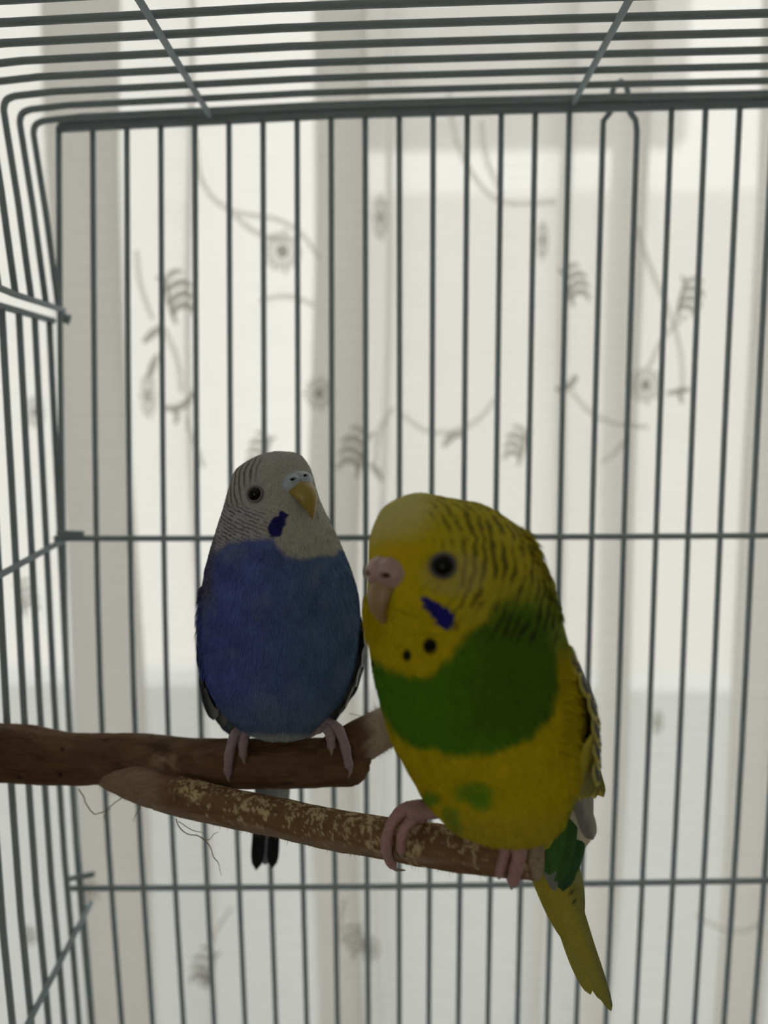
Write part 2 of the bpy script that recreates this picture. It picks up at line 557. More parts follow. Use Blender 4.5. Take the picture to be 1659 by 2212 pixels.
for a in [(610, 543, 42, 44), (1394, 832, 34, 40), (822, 470, 17, 48), (320, 855, 19, 50), (690, 850, 34, 36), (76, 890, 22, 36),
          (800, 2050, 24, 34), (1172, 520, 13, 40), (66, 2020, 18, 26), (1420, 1560, 14, 30), (440, 2110, 22, 28)]:
    flower(*a)
for a in [(385, 640, 1.0), (765, 975, 0.95, -1), (1243, 615, 0.8), (1490, 645, 0.85, 1, 0.5), (560, 975, 0.75, -1), (1115, 962, 0.75, -1),
          (770, 2035, 0.7, -1, 0.6), (440, 2090, 0.8, -1), (60, 1290, 0.7), (195, 1925, 0.5)]:
    spray(*a)
for pts, r in [([(352, 880), (380, 882), (405, 868), (420, 842)], [5, 8, 8, 4]), ([(376, 884), (382, 900), (378, 916)], [4, 6, 4]),
               ([(310, 740), (330, 720), (352, 705)], [5, 9, 6]), ([(322, 815), (330, 790), (340, 765)], [6, 9, 4]),
               ([(1200, 840), (1222, 838), (1245, 812)], [5, 9, 6]), ([(1440, 850), (1462, 846), (1490, 840)], [4, 7, 4]), ([(1468, 848), (1474, 872)], [5, 4]),
               ([(958, 965), (978, 942), (1002, 938)], [5, 9, 5]), ([(800, 1000), (815, 1020), (825, 1040)], [5, 8, 4])]:
    flat_tube('embroidered_twig', pts, r, M_EMBR)
for pts in [[(425, 300), (440, 400), (500, 455), (590, 472), (650, 505), (690, 560)], [(505, 465), (560, 505), (620, 520)],
            [(970, 200), (985, 300), (1030, 390), (1075, 432), (1150, 440), (1200, 436)], [(1040, 260), (1050, 340), (1085, 420)],
            [(870, 895), (920, 930), (985, 930), (1040, 900), (1070, 860)], [(1235, 845), (1275, 890), (1330, 915), (1400, 922)],
            [(1375, 490), (1402, 570), (1440, 660), (1470, 760), (1474, 850)], [(1485, 680), (1440, 720), (1405, 790)],
            [(330, 690), (305, 620), (295, 540)], [(352, 705), (380, 770), (392, 850)], [(850, 880), (820, 930), (812, 1000)],
            [(1300, 1000), (1330, 975), (1350, 950)], [(745, 1940), (735, 2000), (740, 2040)], [(560, 650), (620, 640), (680, 660)],
            [(450, 2050), (480, 1990), (500, 1960)], [(1500, 1975), (1560, 2005), (1610, 2010), (1650, 1990)], [(400, 905), (425, 970), (440, 1010)]]:
    flat_tube('embroidered_vine', pts, [5, 6, 6, 5], M_VINE, 24)

# ------------------------------------------------------------------ cage
WR = 0.00122
cage = thing('bird_cage', 'bluish grey painted wire bird cage around the two budgerigars', 'cage', (0.02, 0.18, TZ))


def YB(py):
    return np.interp(py, [200, 300, 1000, 1700, 2212, 2600], [.3312, .3309, .3266, .3252, .3308, .336])


def BK(px, py, off=0.0):
    """pixel on the back panel -> world"""
    return W(px, py, YB(np.asarray(py, float)) + off)


def bar_x(i, py):
    rows = [300, 1000, 1700, 2212]
    ctl = [(127, 862.5, 1668), (133, 863, 1632), (156, 862, 1597.5), (197, 862.5, 1563.5)]
    xs = []
    for l, c, r in ctl:
        xs.append(np.interp(i, [0, 10, 21, 25], [l, c, r, r + (r - c) / 11 * 4]))
    return spline(rows, xs, np.asarray(py, float))


def top_y(px):
    return np.interp(px, [100, 470, 700, 1215, 1659, 2100], [276, 258, 246, 232, 222, 210])


for i in range(24):
    if i in (16, 17):
        continue
    x0 = float(bar_x(i, 300))
    yy = np.linspace(float(top_y(x0)), 2520, 14)
    P = BK(bar_x(i, yy), yy)
    tube('wire_bar', P, WR, M_WIRE, cage, 10)
# the two middle bars pinch together into a hanging loop
ya = np.linspace(2520, 285, 12); yb = np.linspace(282, 2520, 12)
loop = list(zip(bar_x(16, ya), ya)) + [(1303, 262), (1318, 243), (1324, 228), (1322, 204), (1327, 184), (1341, 176), (1353, 184), (1357, 204), (1355, 228), (1361, 243), (1373, 260)] + list(zip(bar_x(17, yb), yb))
loop = np.array(loop)
tube('hanging_loop_wire', BK(loop[:, 0], loop[:, 1], 0.004 * smooth(300, 240, loop[:, 1])), WR, M_WIRE, cage, 10)

for pts in [[(118, 1163), (500, 1163), (900, 1161), (1659, 1157), (1850, 1155)], [(150, 1919), (500, 1917), (830, 1915), (1300, 1908), (1659, 1902), (1850, 1898)],
            [(180, 2480), (900, 2480), (1850, 2470)]]:
    p = np.array(pts, float)
    tube('cross_wire', curve3(BK(p[:, 0], p[:, 1], -2 * WR), 16), WR * 1.05, M_WIRE, cage, 10)
for pts in [[(124, 1151), (180, 1153)], [(152, 1898), (203, 1888)]]:
    p = np.array(pts, float)
    tube('wire_end', BK(p[:, 0], p[:, 1], -4 * WR), WR, M_WIRE, cage, 8)
# top rods: one of the back panel, one of the roof, lying together
xt = np.linspace(126, 2050, 14)
tube('top_rod', BK(xt, top_y(xt) + 3), 0.0017, M_WIRE, cage, 10)
tube('roof_rod', BK(xt + 4, top_y(xt) - 9 + 8 * smooth(150, 60, xt)), 0.0021, M_WIRE, cage, 10)

# roof wires run across and turn down into the left flap
RB = [(float(p[0]), float(p[2])) for p in BK(np.array([100, 470, 700, 1215, 1659, 2000.]), top_y(np.array([100, 470, 700, 1215, 1659, 2000.])) - 10)]
rx_, rz_ = np.array([r[0] for r in RB]), np.array([r[1] for r in RB])
roof_z = lambda x: np.interp(x, rx_, rz_)
XL = -0.1545
XR = 0.215
for k in range(0, 21):
    Y = 0.3275 - 0.01225 * k
    if k == 0:
        Y = 0.3265
    zc = roof_z(XL) - 0.001
    fl_top = W(0, 0, Y)
    zb = float(W(141 - 36 * k, 667 - 10 * k, Y)[2]) if k < 4 else float(W(34, 637, 0.2912)[2]) + 0.0005 * (k - 3)
    pts = [(XL + 0.0075, Y, zb), (XL + 0.004, Y, (zb + zc) / 2), (XL + 0.0002, Y, zc - 0.0050), (XL + 0.0012, Y, zc - 0.0012), (XL + 0.0050, Y, zc + 0.0002)]
    P = [np.array(p) for p in pts]
    A = [P[0], P[1]]
    A += list(curve3([P[2], P[2] * .12 + P[3] * .88, P[4]], 7))
    for xx in np.linspace(XL + 0.02, XR - 0.01, 12):
        A.append(np.array([xx, Y, roof_z(xx)]))
    zr = roof_z(XR)
    A += [np.array([XR - .002, Y, zr - .002]), np.array([XR, Y, zr - .009]), np.array([XR - .004, Y, zr - 0.065])]
    tube('roof_wire', A, WR * 1.04, M_WIRE, cage, 10)
for x0, x1 in ((-0.0815, -0.0785), (0.0665, 0.069)):
    tube('roof_rib', [(x0, 0.3285, roof_z(x0) - 0.0012), ((x0 + x1) / 2, 0.2, roof_z(x0) - 0.0024), (x1, 0.075, roof_z(x0) - 0.0024)], 0.00125, M_WIRE, cage, 10)
# flap bottom rod and side panel
zf0, zf1 = float(W(141, 667, .3275)[2]), float(W(34, 637, .2912)[2])
tube('flap_rod', [(XL + .0075, .331, zf0), (XL + .0075, .29, zf1), (XL + .0075, .08, zf1 + .008)], 0.0013, M_WIRE, cage, 10)
tube('flap_rod', [(XR - .004, .331, zr - .065), (XR - .004, .08, zr - .06)], 0.0013, M_WIRE, cage, 10)

tr_y = np.array([690, 1165, 1540, 1900, 2200.])
tr_x = np.array([6, 33, 53, 77, 106.])
tp = W(tr_x, tr_y, 0.2895)
pz, pxx = tp[::-1, 2], tp[::-1, 0]
panel_x = lambda z: np.interp(z, pz, pxx) + np.where(np.asarray(z) < pz[0], (pz[0] - np.asarray(z)) * 0.03, 0)
ztop = float(W(6, 664, 0.2895)[2])
z_at = lambda y: ztop - 0.003 * 0 + 0 * y
zr_top = lambda Y: np.interp(Y, [.08, .2895, .331], [ztop + .004, ztop, float(W(150, 693, .331)[2])])
for k in range(0, 19):
    Y = 0.3275 - 0.0128 * k
    zz = np.linspace(float(zr_top(Y)), TZ + 0.05, 12)
    tube('side_bar', np.stack([panel_x(zz), np.full(12, Y), zz], -1), WR * 1.06, M_WIRE, cage, 10)
    zz2 = np.linspace(zr - 0.07, TZ + 0.05, 6)
    tube('side_bar', np.stack([np.full(6, XR - .004), np.full(6, Y), zz2], -1), WR * 1.06, M_WIRE, cage, 10)
for (xa, ya_, Ya), (xb, yb_, Yb_), r in [((150, 693, .331), (6, 662, .2895), .0014), ((132, 1164, .3275), (6, 1215, .2895), .0013), ((165, 1948, .331), (6, 2172, .277), .0013)]:
    A = W(xa, ya_, Ya); B = W(xb, yb_, Yb_)
    A[0] = panel_x(A[2]) + 2 * WR * (ya_ > 1000); B[0] = panel_x(B[2]) + 2 * WR * (ya_ > 1000)
    C = B + (B - A) * (0.21 / abs(A[1] - B[1]))
    if ya_ > 1500:   # a slanting brace: keep to the panel and stop at the tray
        C = B + (B - A) * 0.9
    C[0] = panel_x(C[2]) + 2 * WR * (ya_ > 1000)
    tube('side_cross_wire', [A, (A + B) / 2, B, C], r, M_WIRE, cage, 10)
tube('rod_end', [W(128, 683, .331), W(152, 692, .3325)], 0.0021, M_WIRE, cage, 8)
xb0 = panel_x(TZ + .06) - 0.012
boxes('tray', [((xb0, .07, TZ), (XR + .012, .35, TZ + .004)), ((xb0, .07, TZ), (xb0 + .003, .35, TZ + .06)), ((XR + .009, .07, TZ), (XR + .012, .35, TZ + .06)),
               ((xb0, .347, TZ), (XR + .012, .35, TZ + .06)), ((xb0, .07, TZ), (XR + .012, .073, TZ + .06))], M_TRAY, cage)

# ------------------------------------------------------------------ perch
perch = thing('branch_perch', 'forked natural wood perch that carries both budgerigars', 'perch', tuple(W(0, 1630, 0.262)))


def limb(name, pts, n, segs, seed, pale=None, parent=perch, lump=0.00035, cut=False, tone=1.0):
    """pts: (px, py, Y, r_px)"""
    p = np.array(pts, float)
    C = W(p[:, 0], p[:, 1], p[:, 2])
    R = p[:, 3] * p[:, 2] / F_PX
    CR = curve3(np.column_stack([C, R * 3]), n)
    P, r = CR[:, :3], CR[:, 3] / 3
    T = norm(np.gradient(P, axis=0))
    up = np.array([0, 0, 1.0])
    N = norm(up - T * (T @ up)[:, None])
    B = np.cross(T, N)
    a = np.linspace(0, 2 * np.pi, segs, endpoint=False)
    ring = np.cos(a)[None, :, None] * N[:, None] + np.sin(a)[None, :, None] * B[:, None]
    V = P[:, None] + ring * r[:, None, None]
    s = np.concatenate([[0], np.cumsum(np.linalg.norm(np.diff(P, axis=0), axis=1))])
    q = np.stack([np.broadcast_to(s[:, None] * 0.25, V.shape[:2]), np.cos(a)[None] * r[:, None], np.sin(a)[None] * r[:, None]], -1)
    d = (fbm(q, 0.004, seed) - .5) * 4 * lump + (fbm(q * [1, 1, 1], 0.0009, seed + 5) - .5) * 1.2 * lump
    V = V + ring * d[..., None]
    # colour: brown bark with long streaks, pale chewed patches
    st = fbm(q * [0.5, 1, 1], 0.0011, seed + 9)
    c = np.array([0.165, 0.085, 0.042]) * (0.55 + 0.9 * st)[..., None] * tone
    big = fbm(q * [2, 1, 1], 0.008, seed + 3)
    c = mixc(c, np.array([0.25, 0.155, 0.085]) * tone, smooth(0.5, 0.75, big) * 0.6)
    c = mixc(c, np.array([0.05, 0.028, 0.016]), smooth(0.66, 0.8, fbm(q * [1.5, 1, 1], 0.003, seed + 21)) * 0.7)
    if pale is not None:
        x_, y_ = proj(V.reshape(-1, 3)); x_ = x_.reshape(V.shape[:2]); y_ = y_.reshape(V.shape[:2])
        c = pale(c, x_, y_, q, a[None, :] + 0 * x_)
    V = V.reshape(-1, 3); c = c.reshape(-1, 3)
    i = np.arange(n - 1)[:, None] * segs; j = np.arange(segs)[None]; j2 = (j + 1) % segs
    Fq = np.stack([i + j, i + j2, i + segs + j2, i + segs + j], -1).reshape(-1, 4)
    o = add_mesh(name, V, Fq, M_BARK, parent, col=c)
    return o, P, T, N, B, r, V.reshape(n, segs, 3)


def end_cap(name, ringv, seed, parent, col=(0.42, 0.32, 0.2), out=0.0):
    c = ringv.mean(0)
    K = 6
    Vv, Cc, Fc = [], [], []
    m = len(ringv)
    nrm = norm(np.cross(ringv[0] - c, ringv[m // 4] - c))
    for i in range(K):
        f = 1 - i / K
        ring = c + (ringv - c) * f
        jit = (vnoise(ring, 0.0012, seed) - .5) * 0.0008 * (i > 0)
        Vv.append(ring + nrm * jit[:, None] + nrm * out * (i > 0))
        Cc.append(np.array(col) * (0.75 + 0.5 * vnoise(ring, 0.0006, seed + 1))[:, None] * (0.7 if i == 0 else 1))
    Vv.append(c[None]); Cc.append(np.array([col]) * .6)
    Vv = np.vstack(Vv); Cc = np.vstack(Cc)
    for i in range(K - 1):
        for j in range(m):
            Fc.append((i * m + j, i * m + (j + 1) % m, (i + 1) * m + (j + 1) % m, (i + 1) * m + j))
    for j in range(m):
        Fc.append(((K - 1) * m + j, (K - 1) * m + (j + 1) % m, K * m))
    return add_mesh(name, Vv, Fc, M_BARK, parent, col=Cc)


def pale_main(c, x_, y_, q, a):
    # worn pale wood around the fork and the broken end
    w = np.exp(-((x_ - 360) / 60) ** 2 - ((y_ - 1640) / 35) ** 2) * smooth(0.4, 0.65, fbm(q * [2, 1, 1], 0.0025, 77))
    c = mixc(c, [0.36, 0.26, 0.16], 0.65 * w)
    k = np.exp(-((x_ - 345) / 26) ** 2 - ((y_ - 1612) / 12) ** 2)
    c = mixc(c, [0.06, 0.035, 0.02], np.clip(k * 1.1, 0, .8))
    for hx, hy in ((130, 1674), (42, 1680), (135, 1618)):
        c = mixc(c, [0.015, 0.01, 0.008], smooth(6, 2, np.hypot(x_ - hx, y_ - hy)))
    return c


YM = lambda px: np.interp(px, [-60, 0, 300, 600, 850], [.266, .264, .258, .2505, .258])
mp_ = [(-28, 1624, 66), (20, 1627, 65), (60, 1630, 64), (130, 1638, 58), (250, 1640, 57), (330, 1646, 60), (400, 1648, 56), (520, 1649, 54), (650, 1649, 54), (735, 1648, 52), (772, 1655, 45), (784, 1660, 38)]
main_o, mP, mT, mN, mB, mr_, mV = limb('main_branch', [(a, b, float(YM(a)), r) for a, b, r in mp_], 260, 64, 3, pale_main, tone=0.8)
end_cap('broken_end', mV[-1], 5, perch, (0.20, 0.13, 0.075), 0.0006)
end_cap('cut_end', mV[0], 6, perch)
tube('mounting_bolt', [mP[0] - (mP[4] - mP[0]) * 4, mP[0]], .003, M_TRAY, perch, 10)
limb('fork_collar', [(335, 1634, .2575, 44), (352, 1660, .2545, 47), (378, 1695, .2495, 45), (420, 1722, .2440, 38)], 70, 48, 27, pale_main, tone=0.85)
up_o, uP, uT, uN, uB, ur_, uV = limb('upper_limb', [(690, 1640, .2515, 38), (735, 1622, .254, 45), (780, 1600, .259, 48), (822, 1578, .265, 46), (860, 1560, .271, 45)], 90, 48, 13,
                                     lambda c, x_, y_, q, a: mixc(c, [0.42, 0.34, 0.24], smooth(775, 815, x_ + 30 * (fbm(q, .002, 5) - .5)) * 0.85), tone=0.75)
end_cap('cut_end', uV[-1], 8, perch, (0.4, 0.32, 0.22))
end_cap('cut_end', uV[0], 9, perch)


def pale_side(c, x_, y_, q, a):
    ctr = np.interp(x_, [300, 450, 600, 800, 1000, 1155], [1700, 1735, 1766, 1808, 1838, 1853])
    v = (y_ - ctr) / 46.0     # -1 top .. 1 bottom as seen
    n1 = fbm(q * [4.5, 1, 1], 0.0011, 31)
    n2 = fbm(q * [5.0, 1, 1], 0.0042, 33)
    w = smooth(0.53, 0.60, n1 * 0.6 + n2 * 0.4 - 0.01 - 0.07 * smooth(-0.2, 0.9, v) + 0.03 * smooth(0.2, -0.8, v))
    w *= smooth(360, 420, x_)
    c = mixc(c, [0.24, 0.135, 0.062], 0.55 * smooth(380, 480, x_))
    c = mixc(c, [0.62, 0.49, 0.27], 0.85 * w)
    w2 = np.exp(-((x_ - 415) / 38) ** 2 - ((y_ - 1700) / 22) ** 2) * smooth(0.42, 0.6, n1)
    c = mixc(c, [0.62, 0.48, 0.25], np.clip(w2 * 1.2, 0, .85))
    c = mixc(c, [0.33, 0.235, 0.16], 0.7 * smooth(370, 320, x_))
    c = mixc(c, [0.30, 0.22, 0.15], 0.75 * smooth(0.45, 0.75, v) * smooth(0.3, .5, fbm(q * [.6, 1, 1], .004, 51)))
    return c


YS = lambda px: np.interp(px, [225, 272, 330, 600, 900, 1160], [.261, .2535, .2465, .2275, .2065, .191])
sp_ = [(225, 1655, 36), (272, 1677, 42), (322, 1698, 42), (370, 1714, 42), (450, 1735, 41), (600, 1767, 42), (720, 1792, 43), (850, 1813, 46), (1000, 1836, 47), (1100, 1848, 48), (1160, 1855, 48)]
side_o, sP, sT, sN, sB, sr_, sV = limb('side_branch', [(a, b, float(YS(a)), r) for a, b, r in sp_], 300, 64, 17, pale_side)
end_cap('cut_end', sV[-1], 11, perch, (0.40, 0.31, 0.2), 0.0003)
end_cap('torn_end', sV[0], 12, perch, (0.33, 0.25, 0.17), 0.0015)
# loose bark fibres
for pts, r in [([(168, 1703, .262), (185, 1730, .258), (192, 1750, .256), (215, 1757, .252), (240, 1740, .25), (268, 1720, .249), (292, 1705, .247)], .00022),
               ([(300, 1712, .247), (304, 1735, .246), (296, 1755, .246), (290, 1775, .246)], .00018),
               ([(298, 1662, .247), (290, 1680, .2455), (292, 1705, .246), (300, 1722, .247)], .0006),
               ([(380, 1770, .243), (395, 1795, .242), (430, 1805, .241), (455, 1830, .240), (468, 1855, .24), (478, 1887, .24)], .0002),
               ([(385, 1775, .243), (410, 1790, .242), (440, 1798, .241)], .00016), ([(440, 1815, .241), (460, 1803, .241), (472, 1796, .241)], .00014),
               ([(240, 1745, .25), (225, 1762, .25), (228, 1775, .25)], .00012), ([(755, 1540, .262), (775, 1545, .262), (800, 1562, .262)], .00014)]:
    p = np.array(pts)
    P = curve3(W(p[:, 0], p[:, 1], p[:, 2]), 28)
    P += (np.stack([vnoise(P, .003, 60 + j) for j in range(3)], -1) - .5) * .0012
    tube('bark_fibre', P, np.interp(np.linspace(0, 1, 28), [0, .8, 1], [r, r * .8, r * .3]), M_FIBRE, perch, 5)


def fuzz(name, V3, seed, count, rows, cols, length, parent, mat=M_FIBRE):
    """short frayed bark hairs along the underside, one tuft object"""
    r = np.random.default_rng(seed)
    VV, FF = [], []
    n, s, _ = V3.shape
    for _ in range(count):
        i = int(r.uniform(*rows) * (n - 2)); j = int(r.uniform(*cols) * s) % s
        p = V3[i, j]; c = V3[i].mean(0)
        out = norm(p - c)
        L = length * r.uniform(.3, 1.3) * (2.0 if r.random() < .1 else 1)
        side = r.normal(size=3) * .7
        p1 = p + out * L * .45 + side * L * .15
        p2 = p1 + out * L * .3 + side * L * .5
        w = norm(np.cross(out, r.normal(size=3))) * r.uniform(.00004, .00008)
        k = len(VV)
        VV += [p - w, p + w, p1 + w * .8, p1 - w * .8, p2]
        FF += [(k, k + 1, k + 2, k + 3), (k + 3, k + 2, k + 4)]
    o = add_mesh(name, VV, FF, mat, parent, smooth_shade=False)
    o['kind'] = 'stuff'
    return o


fuzz('frayed_bark', sV, 21, 420, (.25, 1.0), (.42, .58), .0012, perch)
fuzz('frayed_bark', uV, 22, 700, (.62, 1.0), (.0, 1.0), .0016, perch)
fuzz('frayed_bark', sV, 23, 160, (.0, .12), (.0, 1.0), .0015, perch)
fuzz('frayed_bark', mV, 24, 120, (.0, .2), (-.1, .12), .0012, perch)


# ------------------------------------------------------------------ budgerigars
class Body:
    """continuous body lofted from horizontal slices; phi 0 = picture right, 90 = away, 180 = left, 270 = towards the lens"""
    def __init__(self, rows, expo=2.15, squeeze=0.985):
        t = np.array(rows, float)
        self.y0, self.y1 = t[0, 0], t[-1, 0]
        s = np.arccos(np.clip(1 - 2 * (t[:, 0] - self.y0) / (self.y1 - self.y0), -1, 1))
        self.s = s
        w = (t[:, 2] - t[:, 1]) / 2 * squeeze
        sn = np.sin(s)
        gi = w[1:-1] / sn[1:-1]; ri = t[1:-1, 4] / sn[1:-1]
        self.g = np.concatenate([[gi[0]], gi, [gi[-1]]])
        self.r = np.concatenate([[ri[0]], ri, [ri[-1]]])
        self.cx = (t[:, 1] + t[:, 2]) / 2
        self.Y = t[:, 3]
        self.expo = expo

    def s_of(self, y):
        return np.arccos(np.clip(1 - 2 * (np.asarray(y, float) - self.y0) / (self.y1 - self.y0), -1, 1))

    def pos(self, s, phi):
        s, phi = np.broadcast_arrays(np.asarray(s, float), np.asarray(phi, float))
        y = self.y0 + (1 - np.cos(s)) / 2 * (self.y1 - self.y0)
        Yc = spline(self.s, self.Y, s)
        C = W(spline(self.s, self.cx, s), y, Yc)
        w = np.maximum(spline(self.s, self.g, s), 1) * np.sin(s) * Yc / F_PX
        r = np.maximum(spline(self.s, self.r, s), .1) * np.sin(s) * 0.001
        c, n = np.cos(phi), np.sin(phi)
        e = 2 / self.expo
        ce = np.sign(c) * np.abs(c) ** e; ne = np.sign(n) * np.abs(n) ** e
        return C + (w * ce)[..., None] * RIGHT + (r * ne)[..., None] * BACK

    def nrm(self, s, phi, h=0.004):
        a = self.pos(s + h, phi) - self.pos(s - h, phi)
        b = self.pos(s, phi + h) - self.pos(s, phi - h)
        return norm(np.cross(a, b))

    def surf(self, y, phi, off=0.0):
        s = self.s_of(y)
        phi = np.asarray(phi, float)
        n = self.nrm(s, phi)
        P = self.pos(s, phi)
        ctr = self.pos(s, phi + np.pi)
        sgn = np.sign(np.sum(n * (P - ctr), -1))
        return P + n * sgn[..., None] * np.asarray(off)[..., None], n * sgn[..., None]

    def bvh(self):
        S, PH = np.meshgrid(np.linspace(0.01, np.pi - .01, 160), np.linspace(0, 2 * np.pi, 200, endpoint=False), indexing='ij')
        V = self.pos(S, PH).reshape(-1, 3)
        i = np.arange(159)[:, None] * 200; j = np.arange(200)[None]; j2 = (j + 1) % 200
        Fq = np.stack([i + j, i + j2, i + 200 + j2, i + 200 + j], -1).reshape(-1, 4)
        self.tree = BVHTree.FromPolygons([tuple(v) for v in V], [tuple(int(q) for q in f) for f in Fq])

    def hit(self, px, py):
        d = norm(W(px, py, 0.2) - CAM)
        loc, n, i, dist = self.tree.ray_cast(Vector(CAM), Vector(d))
        if loc is None:
            raise RuntimeError('no hit %s %s' % (px, py))
        n = np.array(n)
        if n @ d > 0:
            n = -n
        return np.array(loc), n


def build_body(root, body, colour, ns, nphi, seed, shape=None):
    s = np.linspace(0, np.pi, ns + 2)[1:-1]
    ph = np.linspace(0, 2 * np.pi, nphi, endpoint=False)
    S, PH = np.meshgrid(s, ph, indexing='ij')
    V = body.pos(S, PH)
    a = np.gradient(V, axis=0)
    b = (np.roll(V, -1, 1) - np.roll(V, 1, 1))
    N = norm(np.cross(a, b))
    ctr = V.mean(1, keepdims=True)
    N *= np.sign(np.sum(N * (V - ctr), -1))[..., None]
    V = V + N * ((fbm(V * [1, 1, .5], .0035, seed) - .5) * .0007)[..., None]
    if shape is not None:
        V = shape(V, N)
    col = colour(V, N, PH)
    top, bot = V[0].mean(0), V[-1].mean(0)
    VV = np.vstack([V.reshape(-1, 3), top, bot]); CC = np.vstack([col.reshape(-1, 3), col[0].mean(0), col[-1].mean(0)])
    i = np.arange(ns - 1)[:, None] * nphi; j = np.arange(nphi)[None]; j2 = (j + 1) % nphi
    Fq = np.stack([i + j, i + nphi + j, i + nphi + j2, i + j2], -1).reshape(-1, 4)
    k = ns * nphi
    jj = np.arange(nphi)
    caps = np.concatenate([np.stack([np.full(nphi, k), jj, (jj + 1) % nphi, (jj + 1) % nphi], -1)[:, :3],
                           np.stack([np.full(nphi, k + 1), k - nphi + (jj + 1) % nphi, k - nphi + jj], -1)])
    # close the poles with tiny triangles fanned as quads of the ring (ring is sub-pixel)
    o = add_mesh('body', VV, Fq, M_PLUME, root, col=CC)
    return o, V, N, col


def barbs(name, parent, V, N, col, flow, count, length, seed, width=.00011, lift=(.10, .30), mask=None, dark=1.0, lscale=None, dense=False):
    r = np.random.default_rng(seed)
    ns, nphi, _ = V.shape
    # area weighted rows
    circ = np.linalg.norm(V - np.roll(V, 1, 1), axis=-1).sum(1)
    ds = np.linalg.norm(np.gradient(V, axis=0), axis=-1).mean(1)
    p = circ * ds; p /= p.sum()
    m0 = 400000 if dense else count
    i = r.choice(ns, m0, p=p); j = r.integers(0, nphi, m0)
    P, n = V[i, j], N[i, j]
    if mask is not None:
        k = np.nonzero(mask(P, n, r))[0]
        k = k[:count]; P, n = P[k], n[k]
    m = len(P)
    d = flow(P, n)
    d = d + r.normal(size=(m, 3)) * .10
    d = norm(d - n * np.sum(d * n, -1, keepdims=True))
    L = length * r.uniform(.5, 1.25, m)
    if lscale is not None:
        L = L * lscale(P)
    lf = r.uniform(*lift, m)
    th = r.uniform(-1, 1, m) * (1.45 if dense else .9)
    w = (norm(np.cross(n, d)) * np.cos(th)[:, None] + n * np.sin(th)[:, None]) * (width * r.uniform(.6, 1.3, m))[:, None]
    p0 = P - n * .0002
    p1 = P + d * (L * .5)[:, None] + n * (L * lf * .65)[:, None]
    p2 = P + d * L[:, None] + n * (L * lf * .8)[:, None]
    VV = np.stack([p0 - w, p0 + w, p1 + w * .9, p1 - w * .9, p2], 1).reshape(-1, 3)
    z_ = np.zeros(m)
    jit = r.uniform(.88, 1.12, m)[:, None] * dark
    c0, c1, c2 = (col(q_, n, z_) * jit for q_ in (P, p1, p2))
    CC = np.stack([c0, c0, c1, c1, c2], 1).reshape(-1, 3)
    b = np.arange(m) * 5
    F1 = np.stack([b, b + 1, b + 2, b + 3], -1)
    F2 = np.stack([b + 3, b + 2, b + 4], -1)
    F2q = np.stack([b + 3, b + 2, b + 4, b + 4], -1)
    me_faces = np.concatenate([np.stack([b, b + 1, b + 2], -1), np.stack([b, b + 2, b + 3], -1), F2])
    o = add_mesh(name, VV, me_faces, M_PLUME, parent, col=CC)
    o['kind'] = 'stuff'
    return o


def feather(name, parent, root, tip, width, nrm, colf, bend=0.0, n=14, mat=None, round_=0.5, wprof=None):
    """one leaf-shaped vane with a raised shaft; colf(t, s) -> rgb with t along, s across (-1..1)"""
    root, tip, nrm = map(lambda v: np.asarray(v, float), (root, tip, nrm))
    ax = tip - root; L = np.linalg.norm(ax); ax = ax / L
    nrm = norm(nrm - ax * (nrm @ ax))
    sd = np.cross(ax, nrm)
    t = np.linspace(0, 1, n)
    s = np.linspace(-1, 1, 9)
    prof_ = (np.clip(t / .28, 0, 1) ** .6) * (1 - np.clip((t - (1 - round_)) / round_, 0, 1) ** 2.2) ** .5
    prof_[0] = max(prof_[0], .12)
    if wprof is not None:
        prof_ = np.interp(t, wprof[0], wprof[1])
    T, S = np.meshgrid(t, s, indexing='ij')
    P = (root + T[..., None] * L * ax + S[..., None] * (prof_[:, None, None] * width / 2) * sd
         + nrm * ((bend * L * np.sin(np.pi * T * .9) - (S ** 2) * width * .10 * prof_[:, None] + .00012 * np.exp(-(S / .12) ** 2)))[..., None])
    c = colf(T, S, P)
    m = len(s)
    i = np.arange(n - 1)[:, None] * m; j = np.arange(m - 1)[None]
    Fq = np.stack([i + j, i + j + 1, i + m + j + 1, i + m + j], -1).reshape(-1, 4)
    return add_mesh(name, P.reshape(-1, 3), Fq, mat or M_FEATHER, parent, col=c.reshape(-1, 3))


def sphere_part(name, c, ax, scl, parent, mat, nu=28, nv=18, col=None):
    """ellipsoid with axes given as rows of ax"""
    u = np.linspace(0, 2 * np.pi, nu, endpoint=False); v = np.linspace(0, np.pi, nv)
    Vv, U = np.meshgrid(v, u, indexing='ij')
    D = np.stack([np.sin(Vv) * np.cos(U), np.sin(Vv) * np.sin(U), np.cos(Vv)], -1)
    P = c + (D * scl) @ ax
    i = np.arange(nv - 1)[:, None] * nu; j = np.arange(nu)[None]; j2 = (j + 1) % nu
    Fq = np.stack([i + j, i + nu + j, i + nu + j2, i + j2], -1).reshape(-1, 4)
    kw = {}
    if col is not None:
        kw['col'] = np.broadcast_to(np.asarray(col, float), (P.size // 3, 3))
    return add_mesh(name, P.reshape(-1, 3), Fq, mat, parent, **kw)


